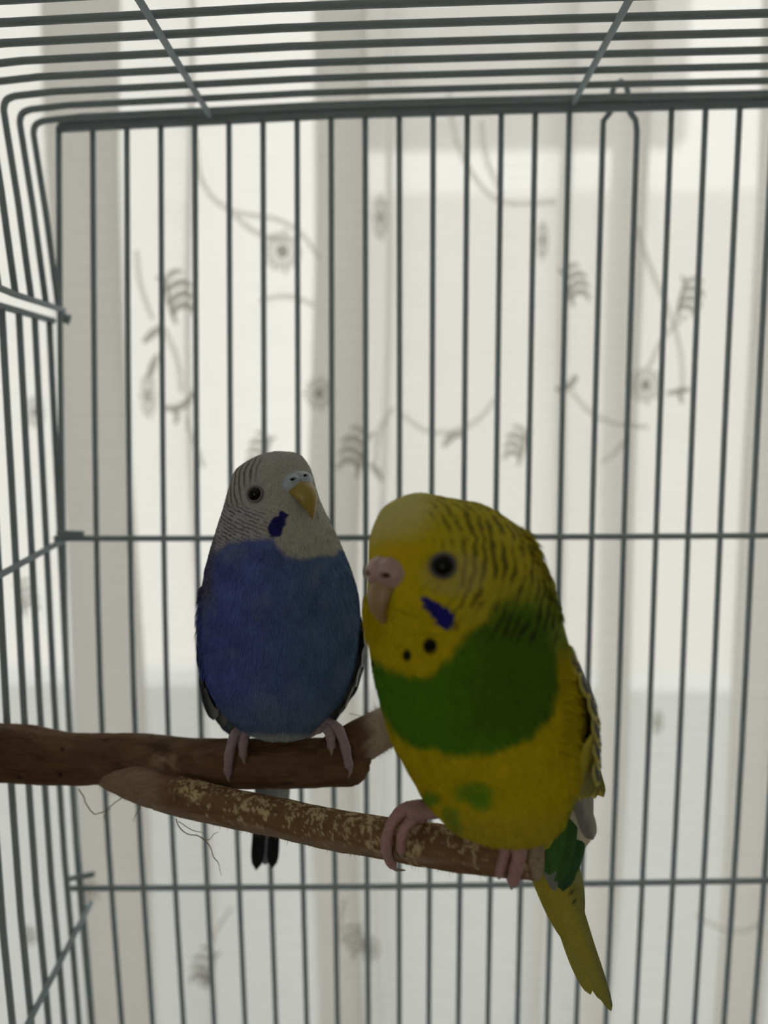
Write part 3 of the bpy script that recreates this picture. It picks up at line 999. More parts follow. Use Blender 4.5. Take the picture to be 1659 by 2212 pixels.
def make_eye(root, body, px, py, rad, ring_col, sink=0.45):
    P, n = body.hit(px, py)
    t1 = norm(np.cross(n, [0, 0, 1.0])); t2 = np.cross(t1, n)
    ax = np.stack([t1, t2, n])
    e = sphere_part('eye', P - n * rad * sink, ax, np.array([1, 1, 1]) * rad, root, M_EYE)
    # soft skin ring
    R = rad * math.sqrt(max(1e-6, 1 - sink ** 2)) * 1.08
    a = np.linspace(0, 2 * np.pi, 40, endpoint=False); b = np.linspace(0, 2 * np.pi, 10, endpoint=False)
    A, Bq = np.meshgrid(a, b, indexing='ij')
    rr = rad * .16
    Q = (P + n * rr * .2) + ((R + rr * np.cos(Bq)) * np.cos(A))[..., None] * t1 + ((R + rr * np.cos(Bq)) * np.sin(A))[..., None] * t2 + (rr * np.sin(Bq))[..., None] * n
    i = np.arange(40)[:, None]; j = np.arange(10)[None]
    Fq = np.stack([i * 10 + j, ((i + 1) % 40) * 10 + j, ((i + 1) % 40) * 10 + (j + 1) % 10, i * 10 + (j + 1) % 10], -1).reshape(-1, 4)
    add_mesh('eye_ring', Q.reshape(-1, 3), Fq, M_SKIN, e, col=np.broadcast_to(np.array(ring_col), (400, 3)))
    return P, n


def make_cere(root, c, X, U, Nn, hw, hh, hd, skin, hole, nost=(.43, .18), hole_r=.17):
    """bare skin above the beak: two swollen lobes, each with a nostril"""
    nu, nv = 120, 90
    u = np.linspace(0, 2 * np.pi, nu, endpoint=False); v = np.linspace(0, np.pi, nv)
    VV, UU = np.meshgrid(v, u, indexing='ij')
    x = np.sin(VV) * np.cos(UU); y = np.sin(VV) * np.sin(UU); z = np.cos(VV)   # z towards the front
    crease = 1 - .16 * np.exp(-(x / .13) ** 2) * smooth(-.2, .5, z)
    y2 = y * (1 - .10 * np.exp(-(x / .2) ** 2))
    zz = z * crease
    col = np.broadcast_to(np.array(skin, float), x.shape + (3,)).copy()
    col *= (1 + .12 * (vnoise(np.stack([x, y, z], -1), .25, 9) - .5))[..., None]
    for sg in (-1, 1):
        d = np.hypot((x - sg * nost[0]) / 1.25, y - nost[1])
        d = np.where(z > 0, d, 9)
        zz = zz + .10 * np.exp(-((d - hole_r * 1.7) / .12) ** 2) - .45 * smooth(hole_r * 1.15, hole_r * .5, d)
        col = mixc(col, hole, smooth(hole_r * 1.05, hole_r * .8, d))
    P = c + (x * hw)[..., None] * X + (y2 * hh)[..., None] * U + (zz * hd)[..., None] * Nn
    i = np.arange(nv - 1)[:, None] * nu; j = np.arange(nu)[None]; j2 = (j + 1) % nu
    Fq = np.stack([i + j, i + nu + j, i + nu + j2, i + j2], -1).reshape(-1, 4)
    return add_mesh('cere', P.reshape(-1, 3), Fq, M_HORN, root, col=col.reshape(-1, 3))


def make_beak(root, name, c, X, U, Nn, path, widths, depths, colf):
    """hooked horn swept along a path in the (forward, up) plane, millimetres"""
    p = np.column_stack([np.array(path, float), np.array(widths, float), np.array(depths, float)])
    k = curve3(p, 40)
    k[:, 2:] = np.maximum(k[:, 2:], .05)
    T = norm(np.gradient(k[:, :2], axis=0))
    a = np.linspace(0, 2 * np.pi, 32, endpoint=False)
    P = np.zeros((40, 32, 3)); C = np.zeros((40, 32, 3))
    for i in range(40):
        f, u, w, d = k[i]
        nf, nu_ = -T[i, 1], T[i, 0]     # normal to the path in the plane
        keel = 1 + .10 * np.exp(-((a - np.pi / 2) / .5) ** 2)
        P[i] = (c + ((f + nf * np.sin(a) * d * keel) * .001)[:, None] * Nn + ((u + nu_ * np.sin(a) * d * keel) * .001)[:, None] * U
                + (np.cos(a) * w * .001)[:, None] * X)
        C[i] = colf(i / 39., a)
    i = np.arange(39)[:, None] * 32; j = np.arange(32)[None]; j2 = (j + 1) % 32
    Fq = np.stack([i + j, i + 32 + j, i + 32 + j2, i + j2], -1).reshape(-1, 4)
    return add_mesh(name, P.reshape(-1, 3), Fq, M_HORN, root, col=C.reshape(-1, 3))


def make_toe(foot, pts, r, skin, claw, seed, claw_len=None):
    """pts (px, py, Y): a scaly toe with soft joint pads; last two points carry the claw"""
    p = np.array(pts, float)
    P = W(p[:, 0], p[:, 1], p[:, 2])
    Q = curve3(P[:-1], 46)
    t = np.linspace(0, 1, 46)
    rr = r * (1.05 - .28 * t) * (1 + .07 * np.cos(t * 2 * np.pi * 3.2)) * (1 + .035 * np.sin(t * 2 * np.pi * 15))
    rr[-4:] *= [.97, .9, .75, .5]
    V, Fc = tube_geo(Q, rr, 14)
    c = np.broadcast_to(np.array(skin, float), V.shape) * (.82 + .36 * vnoise(V, .0007, seed))[:, None]
    o = add_mesh('toe', V, Fc, M_SKIN, foot, col=c)
    A = Q[-3]; tip = P[-1]
    dr = norm(Q[-1] - Q[-6])
    mid = A + dr * np.linalg.norm(tip - A) * .55
    K = curve3([A, mid, tip], 14)
    V, Fc = tube_geo(K, r * .55 * np.linspace(1, .08, 14) ** .8, 8)
    add_mesh('claw', V, Fc, M_HORN, foot, col=np.broadcast_to(np.array(claw, float), V.shape))
    return o


def make_shank(root, pts, radii, skin, seed):
    p = np.array(pts, float)
    Q = curve3(W(p[:, 0], p[:, 1], p[:, 2]), 20)
    rr = np.interp(np.linspace(0, 1, 20), np.linspace(0, 1, len(radii)), radii)
    V, Fc = tube_geo(Q, rr, 14)
    c = np.broadcast_to(np.array(skin, float), V.shape) * (.82 + .36 * vnoise(V, .0008, seed))[:, None]
    return add_mesh('foot', V, Fc, M_SKIN, root, col=c)


# ---------------------------------------------------------------- yellow and green bird
YEL = np.array([0.57, 0.435, 0.006]); PALE = np.array([0.62, 0.56, 0.20]); GRN = np.array([0.085, 0.225, 0.010]); BLK = np.array([0.012, 0.012, 0.010])
yb_root = thing('budgerigar', 'yellow and green budgerigar with pink cere perched on the side branch', 'bird', tuple(W(1020, 1815, .193)))
yrows = [(1066, 905, 905, .193, 0), (1074, 868, 960, .193, 6.5), (1090, 837, 1040, .1925, 12), (1115, 815, 1092, .192, 15.5), (1150, 799, 1140, .1915, 18.5), (1200, 791, 1170, .191, 20.5),
         (1250, 789, 1190, .1905, 21.5), (1300, 786, 1204, .191, 22.2), (1350, 787, 1219, .192, 23), (1400, 791, 1234, .193, 23.8), (1450, 799, 1246, .1945, 24.8),
         (1500, 809, 1255, .1955, 25.4), (1550, 822, 1260, .1965, 25.6), (1600, 840, 1262, .197, 25.2), (1650, 864, 1260, .197, 24), (1700, 889, 1250, .197, 22), (1740, 912, 1238, .197, 19.5),
         (1775, 944, 1222, .1965, 16.5), (1800, 985, 1203, .196, 13), (1818, 1045, 1170, .1955, 8), (1826, 1100, 1100, .1955, 0)]
yrows = [((r[0] if r[0] < 1600 else 1600 + (r[0] - 1600) * .87),) + r[1:] for r in yrows]
yb = Body(yrows); yb.bvh()
y_beakP, _ = yb.hit(840, 1252)
y_eyeP, y_eyeN = yb.hit(957, 1222)


def ycol(V, N, PH):
    x, y = proj(V)
    p = V
    n1 = fbm(p, .004, 41); n2 = fbm(p * [1, 1, .35], .0016, 43)
    wob = (n1 - .5) * 26 + (n2 - .5) * 16
    facing = -(N @ FWD)
    c = np.broadcast_to(YEL, V.shape).copy()
    c = c * (0.93 + .14 * n2)[..., None]
    # pale forehead
    fh = smooth(1210, 1120, y + .25 * (x - 830) + wob * .4) * smooth(985, 900, x + .35 * (y - 1080) + wob * .5)
    c = mixc(c, PALE, fh * .9)
    c = mixc(c, [0.66, 0.42, 0.008], smooth(40, 10, np.hypot((x - 860) / 1.9, (y - 1188) / .8)) * .55)
    # olive wash of crown and nape
    nape = smooth(930, 1010, x + .25 * (1250 - y) + wob * .5) * smooth(1420, 1330, y + wob - .15 * (x - 1000))
    c = mixc(c, [0.46, 0.40, 0.035], nape * .6)
    gn = smooth(1040, 1140, x + wob) * smooth(1230, 1340, y + wob + .25 * (x - 1100)) * smooth(1450, 1380, y)
    c = mixc(c, [0.16, 0.27, 0.03], gn * .75)
    # green breast band
    G = [(770, 1395), (800, 1422), (838, 1448), (890, 1462), (935, 1458), (970, 1425), (1000, 1390), (1040, 1345), (1090, 1312), (1150, 1318), (1182, 1345), (1195, 1385), (1203, 1430), (1207, 1485), (1195, 1540),
         (1165, 1580), (1110, 1608), (1060, 1628), (1000, 1640), (960, 1632), (925, 1618), (885, 1612), (850, 1585), (825, 1545), (800, 1500)]
    sd = poly_sd(x + wob * .5, y + wob * .9, G)
    bw = 13 + 24 * smooth(1020, 1100, x) * smooth(1430, 1350, y)
    g = smooth(1, -1, sd / bw)
    c = mixc(c, GRN * 1.0, g * np.where(facing > -.15, 1, .5))
    c = mixc(c, [0.075, 0.135, 0.008], g * .8 * smooth(920, 1060, x) * smooth(1640, 1560, y))
    # dark bars: shells around the face, finer towards the cheek
    O = y_beakP + np.array([.0035, .004, .0045])
    q = V - O
    r = np.sqrt(q[..., 0] ** 2 + (q[..., 1] * .75) ** 2 + (q[..., 2] * .92) ** 2)
    rr = r * 1000 + (fbm(p, .005, 47) - .5) * 2.4 + (vnoise(p * [1, 1, .6], .0016, 48) - .5) * .8
    ph = np.cumsum(np.zeros(1))
    u = np.where(rr < 10, rr / 1.55, 10 / 1.55 + (rr - 10) / 2.05)
    band = .5 + .5 * np.cos(2 * np.pi * u)
    thick = np.interp(rr, [7, 14, 22, 34], [.70, .55, .38, .34])
    brk = .15 + .85 * smooth(.34, .55, fbm(p * [1, 1, .45], .0026, 51))
    bars = smooth(thick, thick + .22, band) * brk
    zone = smooth(905, 945, x + .10 * (y - 1100) + wob * .3) * smooth(1385, 1345, y - .12 * (x - 950) + wob * .5)
    zone = zone * (1 - smooth(52, 34, np.hypot(x - 955, y - 1224)) * .8)
    cheek = smooth(1255, 1285, y) * smooth(1045, 1000, x)
    zone = zone * (1 - cheek * smooth(985, 955, x + .9 * (1340 - y) * .5))
    zone = np.where(facing < -.2, smooth(1650, 1400, y), zone)
    c = mixc(c, [0.035, 0.032, 0.012], np.clip(bars * zone, 0, 1) * np.interp(x, [920, 1000, 1100], [.55, .70, .80]))
    for gx, gy, a, b in [(1022, 1712, 48, 24), (1040, 1735, 28, 18), (930, 1728, 26, 16), (975, 1768, 20, 26), (985, 1790, 16, 16)]:
        w = smooth(1.35, .55, np.hypot((x + wob * .6 - gx) / a, (y + wob * .5 - gy) / b))
        c = mixc(c, GRN * 1.25, w * .8)
    # lower flank turns green towards the vent, fades paler at the vent feathers
    c = mixc(c, [0.16, 0.27, 0.03], smooth(1212, 1245, x + wob * .6 + .3 * (y - 1760)) * smooth(1700, 1750, y))
    c = mixc(c, [0.62, 0.50, 0.06], smooth(1730, 1800, y) * .4)
    # yellow shoulder fold next to the wing
    # cheek patch and throat spots
    d = seg_d(x + wob * .4 + 11 * (vnoise(p, .0009, 71) - .5), y + wob * .4 + 11 * (vnoise(p, .0009, 72) - .5), (918, 1297), (962, 1338))
    wd = np.interp((x - 918) * .67 + (y - 1297) * .74, [0, 60], [9, 21])
    c = mixc(c, [0.018, 0.018, 0.20], smooth(3, -3, d - wd))
    for gx, gy, a, b in [(929, 1396, 15, 18), (879, 1416, 9.5, 12), (800, 1432, 6, 9)]:
        c = mixc(c, BLK, smooth(1.15, .85, np.hypot((x + wob * .1 - gx) / a, (y + wob * .1 - gy) / b)))
    for a, b in [((845, 1312), (905, 1335)), ((880, 1368), (960, 1372)), ((860, 1395), (915, 1418))]:
        c = mixc(c, [0.12, 0.09, 0.01], smooth(2.6, .6, seg_d(x, y + wob * .4, a, b)) * .6 * smooth(.4, .6, n2))
    # bare dusky skin around the eye
    c = mixc(c, [0.10, 0.095, 0.07], smooth(36, 24, np.hypot((x - 957) / 1.1, y - 1222)) * .7)
    c = mixc(c, [0.42, 0.36, 0.16], smooth(60, 34, np.hypot((x - 980) / 1.5, (y - 1240))) * .35)
    # unseen back: barred mantle
    bk = smooth(-.25, -.5, facing) * smooth(1330, 1400, y) * smooth(1700, 1640, y)
    mb = smooth(.2, .5, np.cos(y / 11. + 2 * np.sin(x / 17.)))
    c = mixc(c, [0.03, 0.03, 0.02], bk * mb * .9)
    return c


def yshape(V, N):
    # eye hollow, swell of the cheek and of the brow
    d = np.linalg.norm(V - y_eyeP, axis=-1)
    V = V - N * (.0009 * np.exp(-(d / .0035) ** 2))[..., None]
    return V


ybody, yV, yN, yC = build_body(yb_root, yb, ycol, 560, 640, 5, yshape)


def yflow(P, n):
    a = norm(P - y_beakP)
    dn = np.array([0.12, 0.1, -1.0])
    x, y = proj(P)
    k = smooth(1300, 1420, y)[:, None]
    return a * (1 - k) + norm(np.broadcast_to(dn, P.shape)) * k


def avoid(spots):
    pts = [np.asarray(s[0]) for s in spots]; rad = [s[1] for s in spots]
    def f(P, n, r):
        k = np.ones(len(P), bool)
        for p, q in zip(pts, rad):
            k &= np.linalg.norm(P - p, axis=-1) > q
        return k
    return f


yav = avoid([(y_eyeP, .0036), (y_beakP, .0062)])
def yls(P):
    x, y = proj(P)
    return np.interp(y, [1180, 1420], [.45, 1.0])


def ymask(fn, sp=()):
    a = avoid(list(sp) + [(y_eyeP, .0036), (y_beakP, .0062)])
    def f(P, n, r):
        x, y = proj(P)
        return fn(x, y, -(n @ FWD)) & a(P, n, r)
    return f


barbs('down', ybody, yV, yN, ycol, yflow, 60000, .0021, 51, .00009, (.04, .16), yav, lscale=yls)
barbs('chin_tuft', ybody, yV, yN, ycol, lambda P, n: np.broadcast_to(np.array([-.35, -.1, -.9]), P.shape), 700, .0036, 53, .00013, (.15, .42), dense=True, mask=ymask(lambda x, y, f: (x < 822) & (y > 1280) & (y < 1370) & (f > -.5)))
barbs('nape_tuft', ybody, yV, yN, ycol, lambda P, n: np.broadcast_to(np.array([.25, .3, -.9]), P.shape), 900, .0034, 54, .00022, (.10, .32), dense=True, mask=ymask(lambda x, y, f: (x > 1120) & (y > 1110) & (y < 1330) & (f < .6)))
barbs('flank_tuft', ybody, yV, yN, ycol, lambda P, n: np.broadcast_to(np.array([.8, .5, -.35]), P.shape), 1800, .0042, 55, .00012, (.15, .36), dense=True, mask=ymask(lambda x, y, f: (x > 1205) & (y > 1390) & (y < 1640) & (f > 0)))
barbs('vent_tuft', ybody, yV, yN, ycol, lambda P, n: np.broadcast_to(np.array([.1, .0, -1]), P.shape), 1500, .0030, 56, .00011, (.05, .25), dense=True, mask=ymask(lambda x, y, f: (y > 1770) & (f > -.4)))

# face: cere, beak, eye
nn = norm(np.array([-0.66, -0.74, -0.10])); yU = norm(np.array([-0.10, -0.05, 1.0])); yU = norm(yU - nn * (yU @ nn)); yX = np.cross(yU, nn) * -1
cP, _ = yb.hit(830, 1240)
make_cere(yb_root, cP - nn * .0009, yX, yU, nn, .0062, .0042, .0040, (0.44, 0.30, 0.27), (0.10, 0.02, 0.018), (.46, .12), .15)
make_beak(yb_root, 'upper_beak', cP - yU * .0030 - nn * .0012, yX, yU, nn, [(-1.5, 0.8), (1.6, .4), (3.6, -1.6), (4.2, -4.4), (3.4, -7.0), (2.0, -9.2)], [3.2, 3.5, 3.2, 2.4, 1.35, .12], [2.2, 2.3, 2.1, 1.7, 1.0, .1],
          lambda t, a: np.array([0.34, 0.24, 0.13]) * (1 - t) ** .0 * (1 - .0 * t) + np.array([0.02, -.04, -.05]) * t + np.zeros((len(a), 3)))
make_beak(yb_root, 'lower_beak', cP - yU * .0072 - nn * .0012, yX, yU, nn, [(-1.0, 0), (.6, -.3), (1.8, -.2), (2.5, .3)], [2.2, 2.0, 1.4, .4], [1.2, 1.2, .9, .3],
          lambda t, a: np.array([0.30, 0.22, 0.12]) + np.zeros((len(a), 3)))
make_eye(yb_root, yb, 957, 1222, .0026, (0.10, 0.095, 0.085), .38)

# left wing of the bird (picture right): barred coverts, olive secondaries, pale primaries
ywing = None


def wing_shell(root, body, y0, y1, ph0, ph1, off, colr):
    Yr = np.linspace(y0, y1, 40); Ph = np.linspace(ph0, ph1, 30)
    A, B = np.meshgrid(Yr, Ph, indexing='ij')
    u = (A - y0) / (y1 - y0); v = (B - ph0) / (ph1 - ph0)
    edge = smooth(0, .12, v) * smooth(1, .85, v) * smooth(0, .35, u) * smooth(1, .8, u)
    P, n = body.surf(A, B, -.0012 + (off + .0012) * edge)
    i = np.arange(39)[:, None] * 30; j = np.arange(29)[None]
    Fq = np.stack([i + j, i + j + 1, i + 31, i + 30 + j], -1) if False else np.stack([i + j, i + 30 + j, i + 31 + j, i + j + 1], -1)
    return add_mesh('wing', P.reshape(-1, 3), Fq.reshape(-1, 4), M_FEATHER, root, col=np.broadcast_to(np.array(colr), (1200, 3)))


def covert_col(dark, edge, w0=.55):
    def f(T, S, P):
        d = np.clip(1.0 - np.hypot((T - .52) / .42, S / .72), -1, 1)
        k = smooth(-.05, .18, d + .12 * (vnoise(P, .0006, 3) - .5))
        return mixc(np.broadcast_to(np.array(edge, float), P.shape).copy(), dark, k)
    return f


def streak_col(inner, outer):
    def f(T, S, P):
        k = smooth(.1, .8, S * .5 + .5 + .15 * (vnoise(P * [1, 1, .2], .0008, 5) - .5))
        return mixc(np.broadcast_to(np.array(inner, float), P.shape).copy(), outer, k)
    return f


D2R = math.pi / 180
ywing = wing_shell(yb_root, yb, 1375, 1690, -20 * D2R, 110 * D2R, .0026, (0.30, 0.26, 0.03))
r_ = np.random.default_rng(5)
row = 0
for yy in np.arange(1385, 1600, 21):
    for ph in np.arange(-22 + (row % 2) * 5 - (yy - 1385) * .02, 105, 11):
        o_ = float(np.interp(yy, [1385, 1480], [.0002, .0030]))
        a, n0 = yb.surf(yy, ph * D2R, o_)
        b, n1 = yb.surf(yy + 52, (ph + 3) * D2R, o_ + .0014)
        feather('covert_feather', ywing, a, b, .0060, norm(n0 + n1), covert_col((0.014, 0.014, 0.012), (0.52, 0.45, 0.06)), .03)
    row += 1
for k in range(14):
    ph = -30 + 7 * k
    a, n0 = yb.surf(1540 + 6 * k, ph * D2R, .0032)
    if k < 10:
        tp_ = W(1247 + 6.3 * k, 1724 + 8 * math.sin(k * 2.3) - 1.0 * k, .1895 + .0016 * k); nf = norm(np.array([.35, -.92, .1]))
    else:
        tp_, nf = yb.surf(1720, ph * D2R, .005)[0], n0
    feather('secondary_feather', ywing, a, tp_, .0052, nf, streak_col((0.17, 0.16, 0.03), (0.56, 0.48, 0.06)), .03, 18, round_=.3)
for (x0, y0, Y0, x1, y1, Y1, w, ci, co) in [(1240, 1690, .1985, 1281, 1814, .2, .0050, (0.40, 0.40, 0.34), (0.22, 0.22, 0.20)), (1248, 1715, .2015, 1264, 1830, .2035, .0062, (0.74, 0.68, 0.48), (0.66, 0.62, 0.46)),
                                            (1262, 1690, .203, 1262, 1800, .207, .006, (0.5, 0.48, 0.36), (0.35, 0.33, 0.25))]:
    feather('primary_feather', ywing, W(x0, y0, Y0), W(x1, y1, Y1), w, norm(np.array([.25, -1, .1])), streak_col(ci, co), .02, 18, round_=.3)
# the other wing, mostly hidden
wing2 = wing_shell(yb_root, yb, 1400, 1690, 75 * D2R, 150 * D2R, .0014, (0.28, 0.25, 0.04))
row = 0
for yy in np.arange(1410, 1610, 26):
    for ph in np.arange(82 + (row % 2) * 6, 150, 13):
        a, n0 = yb.surf(yy, ph * D2R, .0022); b, n1 = yb.surf(yy + 56, (ph - 3) * D2R, .0034)
        feather('covert_feather', wing2, a, b, .0066, norm(n0 + n1), covert_col((0.014, 0.014, 0.012), (0.52, 0.45, 0.06)), .03)
    row += 1

# tail: green coverts, long olive yellow feathers
ytail = feather('tail', yb_root, W(1158, 1800, .2), W(1319, 2180, .226), .0126, norm(np.array([-.1, -1, .05])), lambda T, S, P: mixc(
    mixc(np.broadcast_to(np.array([0.42, 0.36, 0.04]), P.shape).copy(), [0.29, 0.28, 0.07], smooth(.0, -.9, S) + .5 * smooth(.5, 1, T)), [0.012, 0.012, 0.012],
    smooth(.24, .12, np.abs(S - .62 + (T - .30) * 1.5)) * smooth(.23, .25, T) * smooth(.37, .35, T) + smooth(.2, .1, np.abs(S + .5)) * smooth(.24, .26, T) * smooth(.40, .36, T) * smooth(-.2, .4, np.sin(T * 130)))
    , .02, 70, wprof=([0, .26, .43, .6, .75, .9, .97, 1], [.85, 1, .66, .52, .43, .30, .18, .03]))
for (x0, y0, Y0, x1, y1, Y1, w, ci, co, rd) in [(1165, 1815, .201, 1275, 2146, .226, .0062, (0.50, 0.43, 0.05), (0.40, 0.36, 0.05), .35), (1175, 1810, .2025, 1300, 2160, .2285, .006, (0.36, 0.33, 0.05), (0.3, 0.29, .05), .5),
                                                (1150, 1840, .2005, 1232, 2040, .215, .0065, (0.46, 0.38, 0.03), (0.38, 0.33, 0.03), .6), (1215, 1830, .2012, 1252, 1990, .214, .007, (0.30, 0.32, 0.10), (0.26, 0.30, 0.10), .7)]:
    feather('tail_feather', ytail, W(x0, y0, Y0), W(x1, y1, Y1), w, norm(np.array([-.1, -1, .05])), streak_col(ci, co), .02, 30, round_=rd)
for (x0, y0, Y0, x1, y1, Y1, w, cc) in [(1215, 1690, .203, 1200, 1905, .2005, .0100, (0.05, 0.13, 0.03)), (1235, 1690, .204, 1232, 1895, .2025, .0082, (0.045, 0.11, 0.035)),
                                        (1195, 1720, .2, 1186, 1890, .1985, .0085, (0.06, 0.15, 0.03)), (1222, 1700, .2055, 1216, 1925, .204, .0095, (0.05, 0.11, 0.05)), (1180, 1740, .198, 1172, 1838, .197, .006, (0.45, 0.40, 0.05)),
                                        (1170, 1830, .1985, 1200, 1925, .2015, .0035, (0.22, 0.24, 0.2))]:
    feather('tail_covert', ytail, W(x0, y0, Y0), W(x1, y1, Y1), w, norm(np.array([-.05, -1, .05])), (lambda cc: lambda T, S, P: np.array(cc) * (.75 + .5 * vnoise(P * [1, 1, .3], .0012, 8))[..., None])(cc), .02, 18, M_PLUME, .5)

# feet clasp the branch
PINK = (0.46, 0.26, 0.25); CLAW = (0.34, 0.26, 0.22)
ys = lambda px: float(YS(px))
f1 = make_shank(yb_root, [(975, 1735, .2), (935, 1750, .1985), (905, 1752, .1975), (880, 1758, .1965)], [.0024, .0024, .0022, .0019], PINK, 3)
make_toe(f1, [(915, 1744, .1985), (876, 1748, ys(870) - .0052), (848, 1776, ys(845) - .0075), (836, 1812, ys(838) - .0092), (838, 1850, ys(838) - .0078), (852, 1872, ys(840) - .005), (876, 1880, ys(850) - .003)], .00182, PINK, CLAW, 11)
make_toe(f1, [(912, 1752, .1975), (892, 1768, ys(885) - .0068), (874, 1792, ys(880) - .0078), (866, 1820, ys(870) - .0080), (868, 1842, ys(872) - .0076), (877, 1852, ys(872) - .0066)], .00170, PINK, CLAW, 12)
make_toe(f1, [(900, 1752, .1985), (888, 1756, .2025), (880, 1775, .2105), (880, 1810, .2125), (884, 1835, .2105)], .0017, PINK, CLAW, 13)
make_toe(f1, [(915, 1750, .1985), (915, 1760, .2025), (912, 1782, .2095), (912, 1812, .2105), (912, 1835, .2085)], .0017, PINK, CLAW, 14)
f2 = make_shank(yb_root, [(1095, 1770, .194), (1098, 1790, .191), (1100, 1802, .189), (1102, 1812, .1875)], [.0024, .0023, .0021, .0019], PINK, 4)
make_toe(f2, [(1108, 1796, .189), (1119, 1815, ys(1110) - .0072), (1121, 1845, ys(1115) - .0080), (1115, 1878, ys(1115) - .0078), (1107, 1908, ys(1110) - .0058), (1104, 1922, ys(1110) - .0046)], .00200, PINK, (0.40, 0.25, 0.24), 15)
make_toe(f2, [(1098, 1800, .189), (1094, 1818, ys(1090) - .0070), (1090, 1845, ys(1090) - .0076), (1083, 1872, ys(1085) - .0072), (1079, 1890, ys(1082) - .0060), (1078, 1900, ys(1080) - .005)], .00165, PINK, CLAW, 16)
make_toe(f2, [(1105, 1800, .190), (1135, 1802, .193), (1158, 1818, .1965), (1162, 1838, .1965), (1164, 1858, .196)], .0015, PINK, (0.5, 0.44, 0.38), 17)
make_toe(f2, [(1105, 1800, .190), (1112, 1806, .195), (1112, 1830, .2015), (1112, 1865, .202), (1112, 1885, .200)], .0016, PINK, CLAW, 18)

# ---------------------------------------------------------------- blue bird
bb_root = thing('budgerigar', 'blue budgerigar with pale grey barred head perched on the main branch', 'bird', tuple(W(610, 1595, .251)))
brows = [(975, 603, 603, .252, 0), (979, 572, 640, .252, 5), (990, 543, 657, .252, 9), (1010, 514, 670, .252, 12.4), (1040, 498, 680, .252, 14.8), (1070, 489, 688, .252, 16.2), (1100, 481, 701, .252, 17.4), (1130, 471, 717, .2525, 18.4),
         (1160, 461, 732, .253, 19.6), (1200, 449, 749, .254, 21.4), (1240, 440, 765, .255, 23), (1280, 433, 777, .2555, 24.4), (1330, 429, 783, .256, 25.6), (1380, 430, 783, .2565, 26), (1430, 437, 775, .2565, 25.6),
         (1480, 451, 760, .2565, 23.8), (1520, 471, 740, .256, 20.8), (1550, 494, 720, .2555, 17.5), (1575, 522, 698, .255, 13.6), (1592, 556, 670, .2545, 9), (1602, 612, 612, .254, 0)]
brows = [((r[0] if r[0] < 1430 else 1430 + (r[0] - 1430) * .91),) + r[1:] for r in brows]
bb = Body(brows); bb.bvh()
b_beakP, _ = bb.hit(640, 1050)
b_eyeP, b_eyeN = bb.hit(550, 1067)


